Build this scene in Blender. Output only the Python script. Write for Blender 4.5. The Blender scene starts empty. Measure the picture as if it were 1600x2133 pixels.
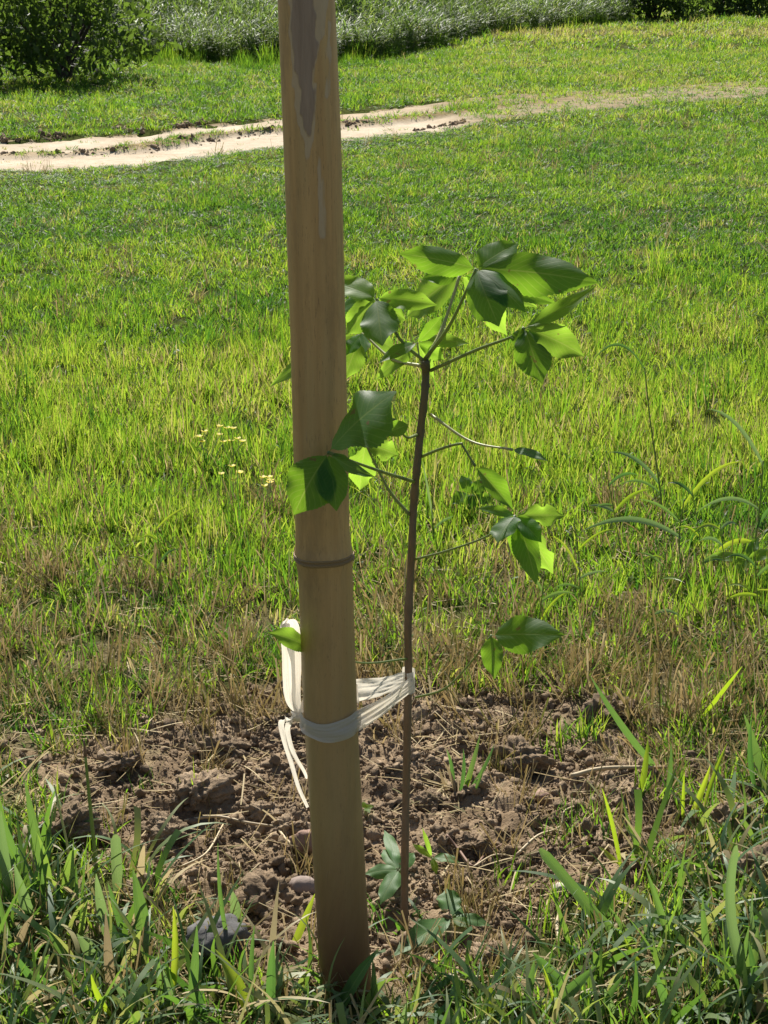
import bpy, bmesh, math, random
import numpy as np
from mathutils import Vector, Matrix, Euler

random.seed(7); rng = np.random.default_rng(11)
R = math.radians
SC = bpy.context.scene
COL = SC.collection

# ------------------------------------------------------------------ camera
PITCH = R(16.9); CAMH = 1.3; F = 4000.0; W, H = 1600.0, 2133.0
cam = bpy.data.cameras.new('camera'); camo = bpy.data.objects.new('camera', cam); COL.objects.link(camo)
cam.sensor_fit = 'HORIZONTAL'; cam.sensor_width = 36; cam.lens = 36 * F / W
cam.clip_start = 0.05; cam.clip_end = 2000
camo.location = (0, 0, CAMH); camo.rotation_euler = (R(90) - PITCH, 0, 0)
SC.camera = camo
# ------------------------------------------------------------------ light
SUN_EL, SUN_AZ = R(43), R(-10)          # azimuth from +Y, negative = to the left
world = bpy.data.worlds.new('World'); SC.world = world; world.use_nodes = True
wn = world.node_tree.nodes; wl = world.node_tree.links
sky = wn.new('ShaderNodeTexSky'); sky.sky_type = 'NISHITA'; sky.sun_disc = False
sky.sun_elevation = SUN_EL; sky.sun_rotation = SUN_AZ
wl.new(sky.outputs[0], wn['Background'].inputs[0]); wn['Background'].inputs[1].default_value = 0.055
sun = bpy.data.lights.new('sun', 'SUN'); suno = bpy.data.objects.new('sun', sun); COL.objects.link(suno)
sun.energy = 5.0; sun.angle = R(0.55); sun.color = (1, .95, .86)
tosun = Vector((math.sin(SUN_AZ) * math.cos(SUN_EL), math.cos(SUN_AZ) * math.cos(SUN_EL), math.sin(SUN_EL)))
suno.rotation_euler = tosun.to_track_quat('Z', 'Y').to_euler(); suno.location = (-3, 10, 12)
SC.view_settings.view_transform = 'Standard'; SC.view_settings.look = 'None'
SC.view_settings.gamma = 1; SC.view_settings.exposure = 0.98
SC.render.engine = 'CYCLES'
SC.cycles.max_bounces = 6; SC.cycles.diffuse_bounces = 3; SC.cycles.glossy_bounces = 2; SC.cycles.transmission_bounces = 4; SC.cycles.transparent_max_bounces = 8

# ------------------------------------------------------------------ helpers
CR = Vector((1, 0, 0)); CU = Vector((0, math.sin(PITCH), math.cos(PITCH))); CT = Vector((0, -math.cos(PITCH), math.sin(PITCH)))
CAM = Vector((0, 0, CAMH))
def ray(px, py): return CR * ((px - W / 2) / F) + CU * ((H / 2 - py) / F) - CT
def aty(px, py, Y):
    d = ray(px, py); return CAM + d * (Y / d.y)
def depth(p): return (Vector(p) - CAM).dot(-CT)
def camdir(r, u, t): return (CR * r + CU * u + CT * t).normalized()

def hash2(ix, iy, s):
    with np.errstate(over='ignore'):
        h = (ix.astype(np.int64) * 374761393 + iy.astype(np.int64) * 668265263 + s * 974634777) & 0xffffffff
        h = ((h ^ (h >> 13)) * 1274126177) & 0xffffffff
        h = (h ^ (h >> 16)) & 0xffffffff
    return h
def pn(x, y, s=0):
    x = np.asarray(x, float); y = np.asarray(y, float)
    ix = np.floor(x).astype(np.int64); iy = np.floor(y).astype(np.int64); fx = x - ix; fy = y - iy
    u = fx * fx * fx * (fx * (fx * 6 - 15) + 10); v = fy * fy * fy * (fy * (fy * 6 - 15) + 10)
    def g(i, j, a, b):
        an = hash2(i, j, s) * (2 * math.pi / 4294967296.0); return np.cos(an) * a + np.sin(an) * b
    n0 = g(ix, iy, fx, fy) * (1 - u) + g(ix + 1, iy, fx - 1, fy) * u
    n1 = g(ix, iy + 1, fx, fy - 1) * (1 - u) + g(ix + 1, iy + 1, fx - 1, fy - 1) * u
    return (n0 * (1 - v) + n1 * v) * 1.45
def sst(a, b, x):
    t = np.clip((np.asarray(x, float) - a) / (b - a), 0, 1); return t * t * (3 - 2 * t)

# ground geometry read from the picture, kept in metres
def gdist(py): return CAMH / math.tan(PITCH + math.atan((py - H / 2) / F))
def gpt(px, py):
    p = aty(px, py, gdist(py)); return p.x, p.y
RUT1 = [gpt(*q) for q in [(0, 338), (300, 323), (520, 292), (700, 280), (930, 256), (1100, 228), (1300, 205), (1600, 188)]]
RUT2 = [gpt(*q) for q in [(0, 302), (250, 291), (400, 273), (580, 256), (750, 240), (1000, 210), (1300, 190), (1600, 177)]]
def polyY(P, x):
    xs = [p[0] for p in P]; ys = [p[1] for p in P]
    y = np.interp(x, xs, ys); x = np.asarray(x, float)
    y = np.where(x < xs[0], ys[0] + (x - xs[0]) * .12, y); y = np.where(x > xs[-1], ys[-1] + (x - xs[-1]) * .9, y); return y
def bare_track(x, y):
    x = np.asarray(x, float); y = np.asarray(y, float)
    wob = .16 * pn(x * 1.7, y * 1.7, 5) + .08 * pn(x * 6, y * 6, 6)
    fade = 1 - .74 * sst(.1, .8, x)
    a = 1 - sst(.40, .56, np.abs(y - polyY(RUT1, x) + wob))
    b = 1 - sst(.34, .50, np.abs(y - polyY(RUT2, x) + wob))
    b = b * (1 - .45 * sst(-1.4, -.4, x))
    return np.maximum(a, b) * fade
def soil(x, y):
    x = np.asarray(x, float); y = np.asarray(y, float)
    q = np.sqrt(((x + .02) / .60) ** 2 + ((y - 2.70) / .56) ** 2) + .26 * pn(x * 4, y * 4, 21) + .14 * pn(x * 12, y * 12, 22)
    f = np.maximum((-x - .20) - (y - 2.28) * .70, (x - .13) - (y - 2.24) * .95) + .05 * pn(x * 9, y * 9, 23)
    return (1 - sst(.80, 1.08, q)) * (1 - sst(-.03, .06, f))
def gz(x, y):
    x = np.asarray(x, float); y = np.asarray(y, float)
    S = soil(x, y)
    near = 1 - sst(4, 9, y)
    z = .02 * pn(x * .35, y * .35, 1) * sst(3.5, 8, y) + .012 * pn(x * 1.1, y * 1.1, 2)
    cl = np.maximum(pn(x * 9, y * 9, 31), -.35) * .020 + np.abs(pn(x * 17, y * 17, 32)) * .017 + pn(x * 34, y * 34, 33) * .006 \
        + np.abs(pn(x * 75, y * 75, 34)) * .0045 + pn(x * 160, y * 160, 35) * .0016
    z = z + S * (cl - .012) + (1 - S) * near * (.006 * pn(x * 12, y * 12, 36) + .003 * pn(x * 40, y * 40, 37))
    z = z - .035 * bare_track(x, y) * (1 - sst(.3, 1.2, x) * .7)
    return z
def gz1(x, y): return float(gz(np.array([x]), np.array([y]))[0])
def ground_at(px, py):
    x, y = gpt(px, py)
    for _ in range(4):
        z = gz1(x, y); d = ray(px, py); k = (CAMH - z) / -d.z; x, y = d.x * k, d.y * k
    return Vector((x, y, gz1(x, y)))

def mesh(name, verts, faces, mat=None, smooth=False):
    me = bpy.data.meshes.new(name); me.from_pydata([tuple(v) for v in verts], [], faces); me.update()
    if mat: me.materials.append(mat)
    if smooth: me.polygons.foreach_set('use_smooth', [True] * len(me.polygons))
    return me
def attr(me, name, vals, typ='FLOAT'):
    a = me.attributes.new(name, typ, 'POINT')
    a.data.foreach_set('value' if typ in ('FLOAT', 'INT') else 'vector', np.asarray(vals, dtype=np.float32 if typ != 'INT' else np.int32).ravel())
def link(name, me, parent=None):
    o = bpy.data.objects.new(name, me); COL.objects.link(o)
    if parent is not None:
        o.parent = parent; o.matrix_parent_inverse = Matrix.Translation(parent_world(parent)).inverted()
    return o
def parent_world(o):
    v = Vector(o.location)
    p = o.parent
    while p is not None: break
    return v
def empty(name, loc):
    o = bpy.data.objects.new(name, None); COL.objects.link(o); o.location = loc; o.empty_display_size = .05; return o
def tag(o, label=None, cat=None, group=None, kind=None):
    if label: o['label'] = label
    if cat: o['category'] = cat
    if group: o['group'] = group
    if kind: o['kind'] = kind
    return o

# ------------------------------------------------------------------ materials
class NT:
    def __init__(s, name):
        s.m = bpy.data.materials.new(name); s.m.use_nodes = True; s.t = s.m.node_tree; s.n = s.t.nodes; s.l = s.t.links
        s.b = s.n['Principled BSDF']; s.out = s.n['Material Output']
    def new(s, t, **k):
        n = s.n.new(t)
        for a, v in k.items(): setattr(n, a, v)
        return n
    def set(s, sock, v):
        if hasattr(v, 'node'): s.l.new(v, sock)
        else: sock.default_value = v
    def attr(s, name, inst=False):
        n = s.new('ShaderNodeAttribute', attribute_name=name); n.attribute_type = 'INSTANCER' if inst else 'GEOMETRY'; return n.outputs['Fac']
    def attrv(s, name): return s.new('ShaderNodeAttribute', attribute_name=name).outputs['Vector']
    def math(s, op, a, b=0., c=0., clamp=False):
        n = s.new('ShaderNodeMath', operation=op); n.use_clamp = clamp
        for i, v in enumerate((a, b, c)): s.set(n.inputs[i], v)
        return n.outputs[0]
    def mix(s, f, a, b, typ='MIX'):
        n = s.new('ShaderNodeMix', data_type='RGBA', blend_type=typ)
        s.set(n.inputs[0], f)
        for i, v in ((6, a), (7, b)): s.set(n.inputs[i], (*v, 1) if isinstance(v, tuple) and len(v) == 3 else v)
        return n.outputs[2]
    def ramp(s, f, stops):
        n = s.new('ShaderNodeValToRGB'); e = n.color_ramp.elements
        while len(e) < len(stops): e.new(.5)
        for k, (p, c) in enumerate(stops): e[k].position = p; e[k].color = (*c, 1) if len(c) == 3 else c
        s.set(n.inputs[0], f); return n.outputs[0]
    def noise(s, scale, detail=4, rough=.6, vec=None, dim='3D'):
        n = s.new('ShaderNodeTexNoise', noise_dimensions=dim); n.inputs['Scale'].default_value = scale; n.inputs['Detail'].default_value = detail; n.inputs['Roughness'].default_value = rough
        if vec is not None: s.l.new(vec, n.inputs['Vector'])
        return n.outputs[0]
    def coord(s, k='Object'): return s.new('ShaderNodeTexCoord').outputs[k]
    def geo(s, k='Position'): return s.new('ShaderNodeNewGeometry').outputs[k]
    def scalev(s, v, sc):
        n = s.new('ShaderNodeMapping'); s.l.new(v, n.inputs[0]); n.inputs['Scale'].default_value = sc; return n.outputs[0]
    def bump(s, h, strength=.5, dist=.01):
        n = s.new('ShaderNodeBump'); n.inputs['Strength'].default_value = strength; n.inputs['Distance'].default_value = dist
        s.l.new(h, n.inputs['Height']); s.l.new(n.outputs[0], s.b.inputs['Normal']); return n.outputs[0]
    def base(s, c, rough=.6, spec=.5):
        s.set(s.b.inputs['Base Color'], (*c, 1) if isinstance(c, tuple) and len(c) == 3 else c)
        s.set(s.b.inputs['Roughness'], rough); s.b.inputs['Specular IOR Level'].default_value = spec
    def leafy(s, col, tcol, f=.45):
        tr = s.new('ShaderNodeBsdfTranslucent'); s.set(tr.inputs[0], tcol)
        mx = s.new('ShaderNodeMixShader'); mx.inputs[0].default_value = f
        s.l.new(s.b.outputs[0], mx.inputs[1]); s.l.new(tr.outputs[0], mx.inputs[2]); s.l.new(mx.outputs[0], s.out.inputs[0])

def grass_mat(name, stops, tstops, spread=.5, f=.5, rough=.42, spec=.5):
    m = NT(name)
    t = m.math('ADD', m.attr('tint', True), m.math('MULTIPLY', m.math('SUBTRACT', m.attr('bt'), .5), spread), clamp=True)
    c = m.ramp(t, stops); tc = m.ramp(t, tstops)
    h = m.attr('h')
    c = m.mix(m.math('MULTIPLY', m.math('SUBTRACT', .35, h, clamp=True), 1.6), c, (.16, .14, .05))
    m.base(c, rough, spec); m.leafy(c, tc, f); return m.m
M_LAWN = grass_mat('lawn_blades',
    [(0, (.025, .068, .014)), (.35, (.048, .115, .018)), (.65, (.09, .155, .024)), (.85, (.20, .21, .05)), (1, (.36, .29, .14))],
    [(0, (.06, .17, .018)), (.35, (.175, .35, .022)), (.65, (.35, .51, .03)), (.85, (.46, .47, .08)), (1, (.45, .36, .16))], f=.52, spec=.13, rough=.5)
M_DRY = grass_mat('dry_blades',
    [(0, (.09, .10, .03)), (.4, (.22, .17, .075)), (.75, (.36, .27, .13)), (1, (.50, .41, .24))],
    [(0, (.16, .18, .03)), (.4, (.30, .22, .08)), (.75, (.42, .30, .13)), (1, (.5, .4, .2))], spread=.8, f=.3, rough=.75, spec=.15)
M_BROAD = grass_mat('broad_blades',
    [(0, (.035, .085, .035)), (.5, (.09, .15, .06)), (.8, (.20, .235, .11)), (1, (.4, .32, .17))],
    [(0, (.12, .27, .03)), (.5, (.22, .40, .04)), (.8, (.38, .44, .08)), (1, (.5, .4, .2))], f=.36, rough=.5, spec=.22)
M_REED = grass_mat('reed_leaves',
    [(0, (.05, .10, .03)), (.45, (.09, .165, .045)), (.8, (.17, .23, .08)), (1, (.38, .34, .2))],
    [(0, (.12, .22, .03)), (.45, (.22, .34, .05)), (.8, (.32, .38, .09)), (1, (.4, .34, .16))], f=.45, rough=.5, spec=.18)

def blade_mat(name, c1, c2, t1, t2, f=.42, rough=.36):
    m = NT(name); oi = m.new('ShaderNodeObjectInfo').outputs['Random']
    luv = m.attrv('luv'); sp = m.new('ShaderNodeSeparateXYZ'); m.l.new(luv, sp.inputs[0])
    st = m.noise(1, 3, .6, m.scalev(luv, (3, 26, 1)))
    k = m.math('ADD', m.math('MULTIPLY', oi, .7), m.math('MULTIPLY', m.math('SUBTRACT', st, .5), 1.1), clamp=True)
    c = m.mix(k, c1, c2); tc = m.mix(k, t1, t2)
    rib = m.math('LESS_THAN', m.math('ABSOLUTE', sp.outputs[1]), .07)
    c = m.mix(m.math('MULTIPLY', rib, .5), c, (.25, .32, .12))
    tip = m.math('MULTIPLY', m.math('GREATER_THAN', m.math('ADD', sp.outputs[0], m.math('MULTIPLY', st, .12)), 1.0), .8)
    c = m.mix(tip, c, (.35, .27, .14))
    m.base(c, rough, .5); m.bump(st, .25, .002); m.leafy(c, tc, f); return m.m
M_BLADE = blade_mat('broad_leaf_blade', (.035, .085, .04), (.10, .15, .07), (.09, .22, .035), (.26, .40, .06))
M_BLADEY = blade_mat('bright_leaf_blade', (.10, .17, .02), (.16, .22, .03), (.38, .56, .02), (.5, .6, .04))
M_BLADEP = blade_mat('pale_leaf_blade', (.13, .19, .10), (.2, .25, .15), (.2, .34, .08), (.3, .42, .12), f=.35, rough=.5)
M_BLADED = blade_mat('dead_leaf_blade', (.26, .19, .10), (.42, .33, .20), (.35, .26, .13), (.45, .36, .18), f=.3, rough=.75)

def leaf_material(name, c1, c2, t1, t2, f):
    m = NT(name); luv = m.attrv('luv'); sp = m.new('ShaderNodeSeparateXYZ'); m.l.new(luv, sp.inputs[0])
    u, v = sp.outputs[0], sp.outputs[1]; av = m.math('ABSOLUTE', v)
    mid = m.math('SUBTRACT', 1., m.math('MULTIPLY', av, 18.), clamp=True)
    ph = m.math('SUBTRACT', m.math('MULTIPLY', u, 11.), m.math('MULTIPLY', av, 3.2))
    fr = m.math('ABSOLUTE', m.math('SUBTRACT', m.math('FRACT', ph), .5))
    side = m.math('MULTIPLY', m.math('SUBTRACT', 1., m.math('MULTIPLY', fr, 9.), clamp=True), .5)
    vein = m.math('MAXIMUM', mid, side)
    n = m.noise(9, 4, .6, luv); n2 = m.noise(60, 3, .6, m.coord())
    edge = m.math('MULTIPLY', m.math('GREATER_THAN', av, .93), .6)
    c = m.mix(n, c1, c2); c = m.mix(m.math('MULTIPLY', m.math('MAXIMUM', vein, edge), .6), c, (.14, .2, .06))
    t = m.mix(n, t1, t2); t = m.mix(m.math('MULTIPLY', vein, .6), t, (.62, .72, .16)); t = m.mix(m.math('MULTIPLY', n2, .3), t, (.14, .3, .02)); bl = m.math('MULTIPLY', m.math('GREATER_THAN', m.noise(70, 2, .5, m.coord()), .705), .75); c = m.mix(bl, c, (.16, .10, .04)); t = m.mix(bl, t, (.25, .17, .05))
    m.base(c, .50, .16)
    m.bump(m.math('ADD', m.math('MULTIPLY', vein, -.6), m.math('MULTIPLY', n, .5)), .16, .002)
    m.leafy(c, t, f); return m.m
M_LEAF = leaf_material('sapling_leaflet', (.026, .072, .026), (.040, .098, .032), (.22, .46, .02), (.32, .55, .03), .52)
M_LEAFY = leaf_material('sunlit_leaflet', (.06, .125, .025), (.09, .16, .035), (.30, .58, .04), (.44, .64, .06), .6)  # brighter copy of the leaflet colours, with the look of sunlit leaflets painted in
M_SEED = leaf_material('seedling_leaflet', (.05, .13, .04), (.085, .165, .055), (.16, .36, .04), (.24, .44, .05), .35)

m = NT('green_petiole'); n = m.noise(40, 3)
c = m.mix(n, (.10, .16, .04), (.2, .24, .08)); m.base(c, .45); m.leafy(c, (.4, .5, .1, 1), .25); M_PET = m.m
m = NT('pale_petiole'); m.base((.42, .44, .2), .45); m.leafy((.42, .44, .2, 1), (.5, .5, .2, 1), .25); M_PETP = m.m
m = NT('sapling_bark'); o = m.coord(); n = m.noise(90, 4, .6, m.scalev(o, (1, 1, .35))); hz = m.attr('hz')
c = m.mix(n, (.09, .055, .03), (.28, .19, .11)); c2 = m.mix(n, (.045, .06, .025), (.09, .10, .045))
hh = m.math('MULTIPLY', m.math('SUBTRACT', hz, .35), 1.7, clamp=True)
m.base(m.mix(hh, c, c2), .7, .4); m.bump(n, .6, .004); M_BARK = m.m

m = NT('bamboo'); o = m.coord(); st = m.noise(30, 5, .65, m.scalev(o, (1, 1, .035))); st2 = m.noise(110, 3, .6, m.scalev(o, (1, 1, .05))); sp = m.noise(55, 5, .7)
big = m.noise(5, 3, .6)
c = m.ramp(st, [(.28, (.36, .195, .068)), (.5, (.55, .325, .125)), (.72, (.66, .42, .18))])
c = m.mix(m.math('MULTIPLY', m.math('SUBTRACT', st2, .42, clamp=True), 1.5, clamp=True), c, (.36, .22, .09))
c = m.mix(m.math('MULTIPLY', m.math('SUBTRACT', big, .45, clamp=True), 1.4), c, (.42, .30, .13))
dk = m.math('MULTIPLY', m.math('GREATER_THAN', sp, .62), .55); c = m.mix(dk, c, (.17, .10, .045))
smear = m.noise(14, 6, .75, m.scalev(o, (1, 1, .3))); c = m.mix(m.math('MULTIPLY', m.math('SUBTRACT', smear, .5, clamp=True), 3.2, clamp=True), c, (.24, .145, .06))
crk = m.noise(70, 2, .5, m.scalev(o, (1, 1, .018))); ck = m.math('MULTIPLY', m.math('GREATER_THAN', crk, .70), .6); c = m.mix(ck, c, (.10, .06, .03))
c = m.mix(m.math('MULTIPLY', m.attr('low'), m.math('ADD', st, .25)), c, (.29, .185, .085)); c = m.mix(m.attr('rust'), c, (.15, .066, .03))
pe = m.attr('peel'); pd = m.attr('dark'); gn = m.noise(160, 4, .7, m.scalev(o, (1, 1, .08)))
pe = m.math('MULTIPLY_ADD', m.math('SUBTRACT', m.math('ADD', pe, m.math('MULTIPLY', m.math('SUBTRACT', gn, .5), 1.7)), .45), 3.5, .5, clamp=True); pd = m.math('MULTIPLY_ADD', m.math('SUBTRACT', m.math('ADD', pd, m.math('MULTIPLY', m.math('SUBTRACT', gn, .5), 1.7)), .45), 3., .5, clamp=True)
c = m.mix(m.math('MULTIPLY', pe, .6), c, m.mix(gn, (.38, .28, .18), (.58, .46, .33))); c = m.mix(pd, c, m.mix(gn, (.15, .09, .055), (.44, .31, .22)))
m.base(c, .5, .4); m.bump(m.math('SUBTRACT', m.math('ADD', m.math('MULTIPLY', st2, .4), m.math('MULTIPLY', m.math('MULTIPLY', gn, pd), 1.2)), m.math('MULTIPLY', pe, .5)), .5, .003); M_BAM = m.m
m = NT('bamboo_node'); o = m.coord(); n = m.noise(60, 4); m.base(m.mix(n, (.15, .09, .04), (.46, .29, .125)), .6); m.bump(n, .6, .003); M_NODE = m.m
m = NT('plastic_film'); o = m.coord(); n = m.noise(45, 5, .7, m.scalev(o, (1, 1, 2.2)))
m.base(m.mix(n, (.66, .62, .55), (.82, .79, .73)), .34, .5); m.bump(n, .8, .004); m.leafy((.8, .79, .75, 1), (.80, .74, .62, 1), .5)
tp = m.new('ShaderNodeBsdfTransparent'); mx = m.new('ShaderNodeMixShader'); mx.inputs[0].default_value = .14
sh = m.out.inputs[0].links[0].from_socket; m.l.new(sh, mx.inputs[1]); m.l.new(tp.outputs[0], mx.inputs[2]); m.l.new(mx.outputs[0], m.out.inputs[0]); M_FILM = m.m

def soil_mat(name, a, b, cc, sc=1):
    m = NT(name); p = m.geo()
    n = m.noise(38 * sc, 6, .7, p); n2 = m.noise(7 * sc, 3, .6, p); n3 = m.noise(240 * sc, 4, .7, p)
    c = m.ramp(m.math('ADD', m.math('MULTIPLY', n, .5), m.math('MULTIPLY', n2, .5)), [(.32, a), (.5, b), (.68, cc)])
    c = m.mix(m.math('MULTIPLY', m.math('GREATER_THAN', n3, .66), .45), c, (.42, .35, .28))
    m.base(c, .95, .12); m.bump(m.math('ADD', n3, m.math('MULTIPLY', n, 1.5)), .7, .006); return m
M_SOIL = soil_mat('soil_crumb', (.105, .074, .046), (.22, .16, .102), (.40, .30, .20)).m
def stone_mat(name, a, b, sc=60):
    m = NT(name); o = m.coord(); n = m.noise(sc, 5, .65, o); m.base(m.mix(n, a, b), .85, .3); m.bump(n, .5, .004); return m.m
# ground: colour from what covers it
m = soil_mat('ground', (.105, .074, .046), (.22, .16, .102), (.42, .32, .21)); soilc = m.b.inputs['Base Color'].links[0].from_socket
p = m.geo(); g1 = m.noise(24, 5, .7, p); g2 = m.noise(.9, 4, .6, p)
gc = m.ramp(g1, [(.3, (.022, .034, .010)), (.5, (.05, .065, .018)), (.7, (.10, .10, .035))])
gc = m.mix(m.math('MULTIPLY', g2, .3), gc, (.10, .095, .035))
m.set(m.b.inputs['Base Color'], m.mix(m.attr('soil'), gc, soilc)); m.b.inputs['Specular IOR Level'].default_value = 0; M_GROUND = m.m
m = soil_mat('track_sand', (.36, .29, .21), (.48, .40, .30), (.58, .50, .39), .4); sc_ = m.b.inputs['Base Color'].links[0].from_socket
p = m.geo(); n = m.noise(6, 5, .7, p); n = m.math('ADD', n, 0.); br = m.ramp(n, [(.35, (.17, .13, .065)), (.6, (.33, .245, .145))])
br = m.mix(m.attr('worn'), br, m.ramp(n, [(.35, (.12, .10, .045)), (.65, (.26, .20, .11))])); m.set(m.b.inputs['Base Color'], m.mix(m.attr('bare'), br, sc_)); m.b.inputs['Specular IOR Level'].default_value = 0; M_TRACK = m.m
M_STONE = stone_mat('grey_stone', (.055, .055, .055), (.13, .125, .12)); M_STONEP = stone_mat('pale_stone', (.42, .37, .30), (.55, .49, .40))
M_STONER = stone_mat('reddish_stone', (.20, .125, .09), (.31, .2, .15)); M_STONEK = stone_mat('pinkish_stone', (.19, .145, .12), (.29, .225, .185))
m = NT('bush_leaf'); oi = m.attr('bt'); c = m.ramp(oi, [(0, (.025, .045, .014)), (.6, (.05, .08, .024)), (1, (.10, .12, .045))]); m.base(c, .55, .15); m.leafy(c, (.16, .26, .03, 1), .4); M_BUSH = m.m
m = NT('bush_wood'); m.base((.06, .045, .03), .9); M_WOOD = m.m
m = NT('yellow_petal'); m.base((.75, .62, .04), .5); m.leafy((.75, .62, .04, 1), (.8, .7, .05, 1), .4); M_PETAL = m.m
m = NT('dry_straw'); o = m.coord(); n = m.noise(50, 4, .6, o); oi = m.new('ShaderNodeObjectInfo').outputs['Random']
m.base(m.mix(n, m.mix(oi, (.24, .16, .08), (.36, .27, .14)), (.52, .42, .25)), .6); M_STRAW = m.m
m = NT('red_twig'); n = m.noise(60, 4, .6); m.base(m.mix(n, (.10, .05, .03), (.26, .15, .09)), .7); M_TWIG = m.m

# ------------------------------------------------------------------ ground
def spaced(a, b, fine, lo, hi, g=1.12, step0=None):
    mid = list(np.arange(lo, hi, fine)); L = []; s = fine; x = lo
    while x > a: s *= g; x -= s; L.append(x)
    Rr = []; s = fine; x = mid[-1]
    while x < b: s *= g; x += s; Rr.append(x)
    return np.array(L[::-1] + mid + Rr)
gx = spaced(-400, 400, .0048, -.72, .72, 1.10); gy = spaced(-60, 900, .0048, 1.98, 3.55, 1.035)
GX, GY = np.meshgrid(gx, gy); nx, ny = len(gx), len(gy)
GZ = gz(GX, GY) - .06 * sst(-.38, -.2, GY - polyY(RUT1, GX)) * (1 - sst(.2, .38, GY - polyY(RUT2, GX))) * (1 - sst(7, 8.5, np.abs(GX)))
ii = np.arange(nx * ny).reshape(ny, nx)
faces = np.stack([ii[:-1, :-1], ii[:-1, 1:], ii[1:, 1:], ii[1:, :-1]], -1).reshape(-1, 4)
def fast_mesh(name, V, Fq, mat):
    me = bpy.data.meshes.new(name); V = np.ascontiguousarray(V, np.float32); k = Fq.shape[1]
    me.vertices.add(len(V)); me.vertices.foreach_set('co', V.ravel())
    me.loops.add(Fq.size); me.loops.foreach_set('vertex_index', np.ascontiguousarray(Fq, np.int32).ravel())
    me.polygons.add(len(Fq)); me.polygons.foreach_set('loop_start', np.arange(0, Fq.size, k, dtype=np.int32))
    me.update(calc_edges=True); me.validate(); me.materials.append(mat); return me
me = fast_mesh('ground', np.stack([GX, GY, GZ], -1).reshape(-1, 3), faces, M_GROUND)
me.polygons.foreach_set('use_smooth', [True] * len(me.polygons))
attr(me, 'soil', np.clip(soil(GX, GY) * 1.0 + .55 * (1 - sst(3.2, 4.6, GY)) * sst(-.2, .4, pn(GX * 7, GY * 7, 77)), 0, 1).ravel())
tag(link('ground', me), 'rough grassy ground with a dug soil patch', None, None, 'structure')
# the track: a sandy sheet a few millimetres over the ground
tx = np.linspace(-7, 9, 260)
rows = np.linspace(-.75, 1.0, 44)
TX = np.repeat(tx[None, :], len(rows), 0); base = polyY(RUT1, tx); top = polyY(RUT2, tx)
fr = (rows + .75) / 1.75
TY = (base - .5)[None, :] * (1 - fr[:, None]) + (top + .5)[None, :] * fr[:, None]
edge = np.minimum(fr, 1 - fr)[:, None]
TZ = gz(TX, TY) + .006 * sst(0, .12, edge) - .012 * (1 - sst(0, .1, edge)) + .006 * np.abs(pn(TX * 9, TY * 9, 61)) * sst(0, .12, edge)
ii = np.arange(TX.size).reshape(TX.shape)
faces = np.stack([ii[:-1, :-1], ii[:-1, 1:], ii[1:, 1:], ii[1:, :-1]], -1).reshape(-1, 4)
me = fast_mesh('dirt_track', np.stack([TX, TY, TZ], -1).reshape(-1, 3), faces, M_TRACK); me.polygons.foreach_set('use_smooth', [True] * len(me.polygons))
attr(me, 'bare', np.clip(bare_track(TX, TY) * 1.15, 0, 1).ravel()); attr(me, 'worn', sst(-.2, .7, TX).ravel())
tag(link('dirt_track', me), 'sandy two-rut dirt track crossing the field', None, None, 'structure')

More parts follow.
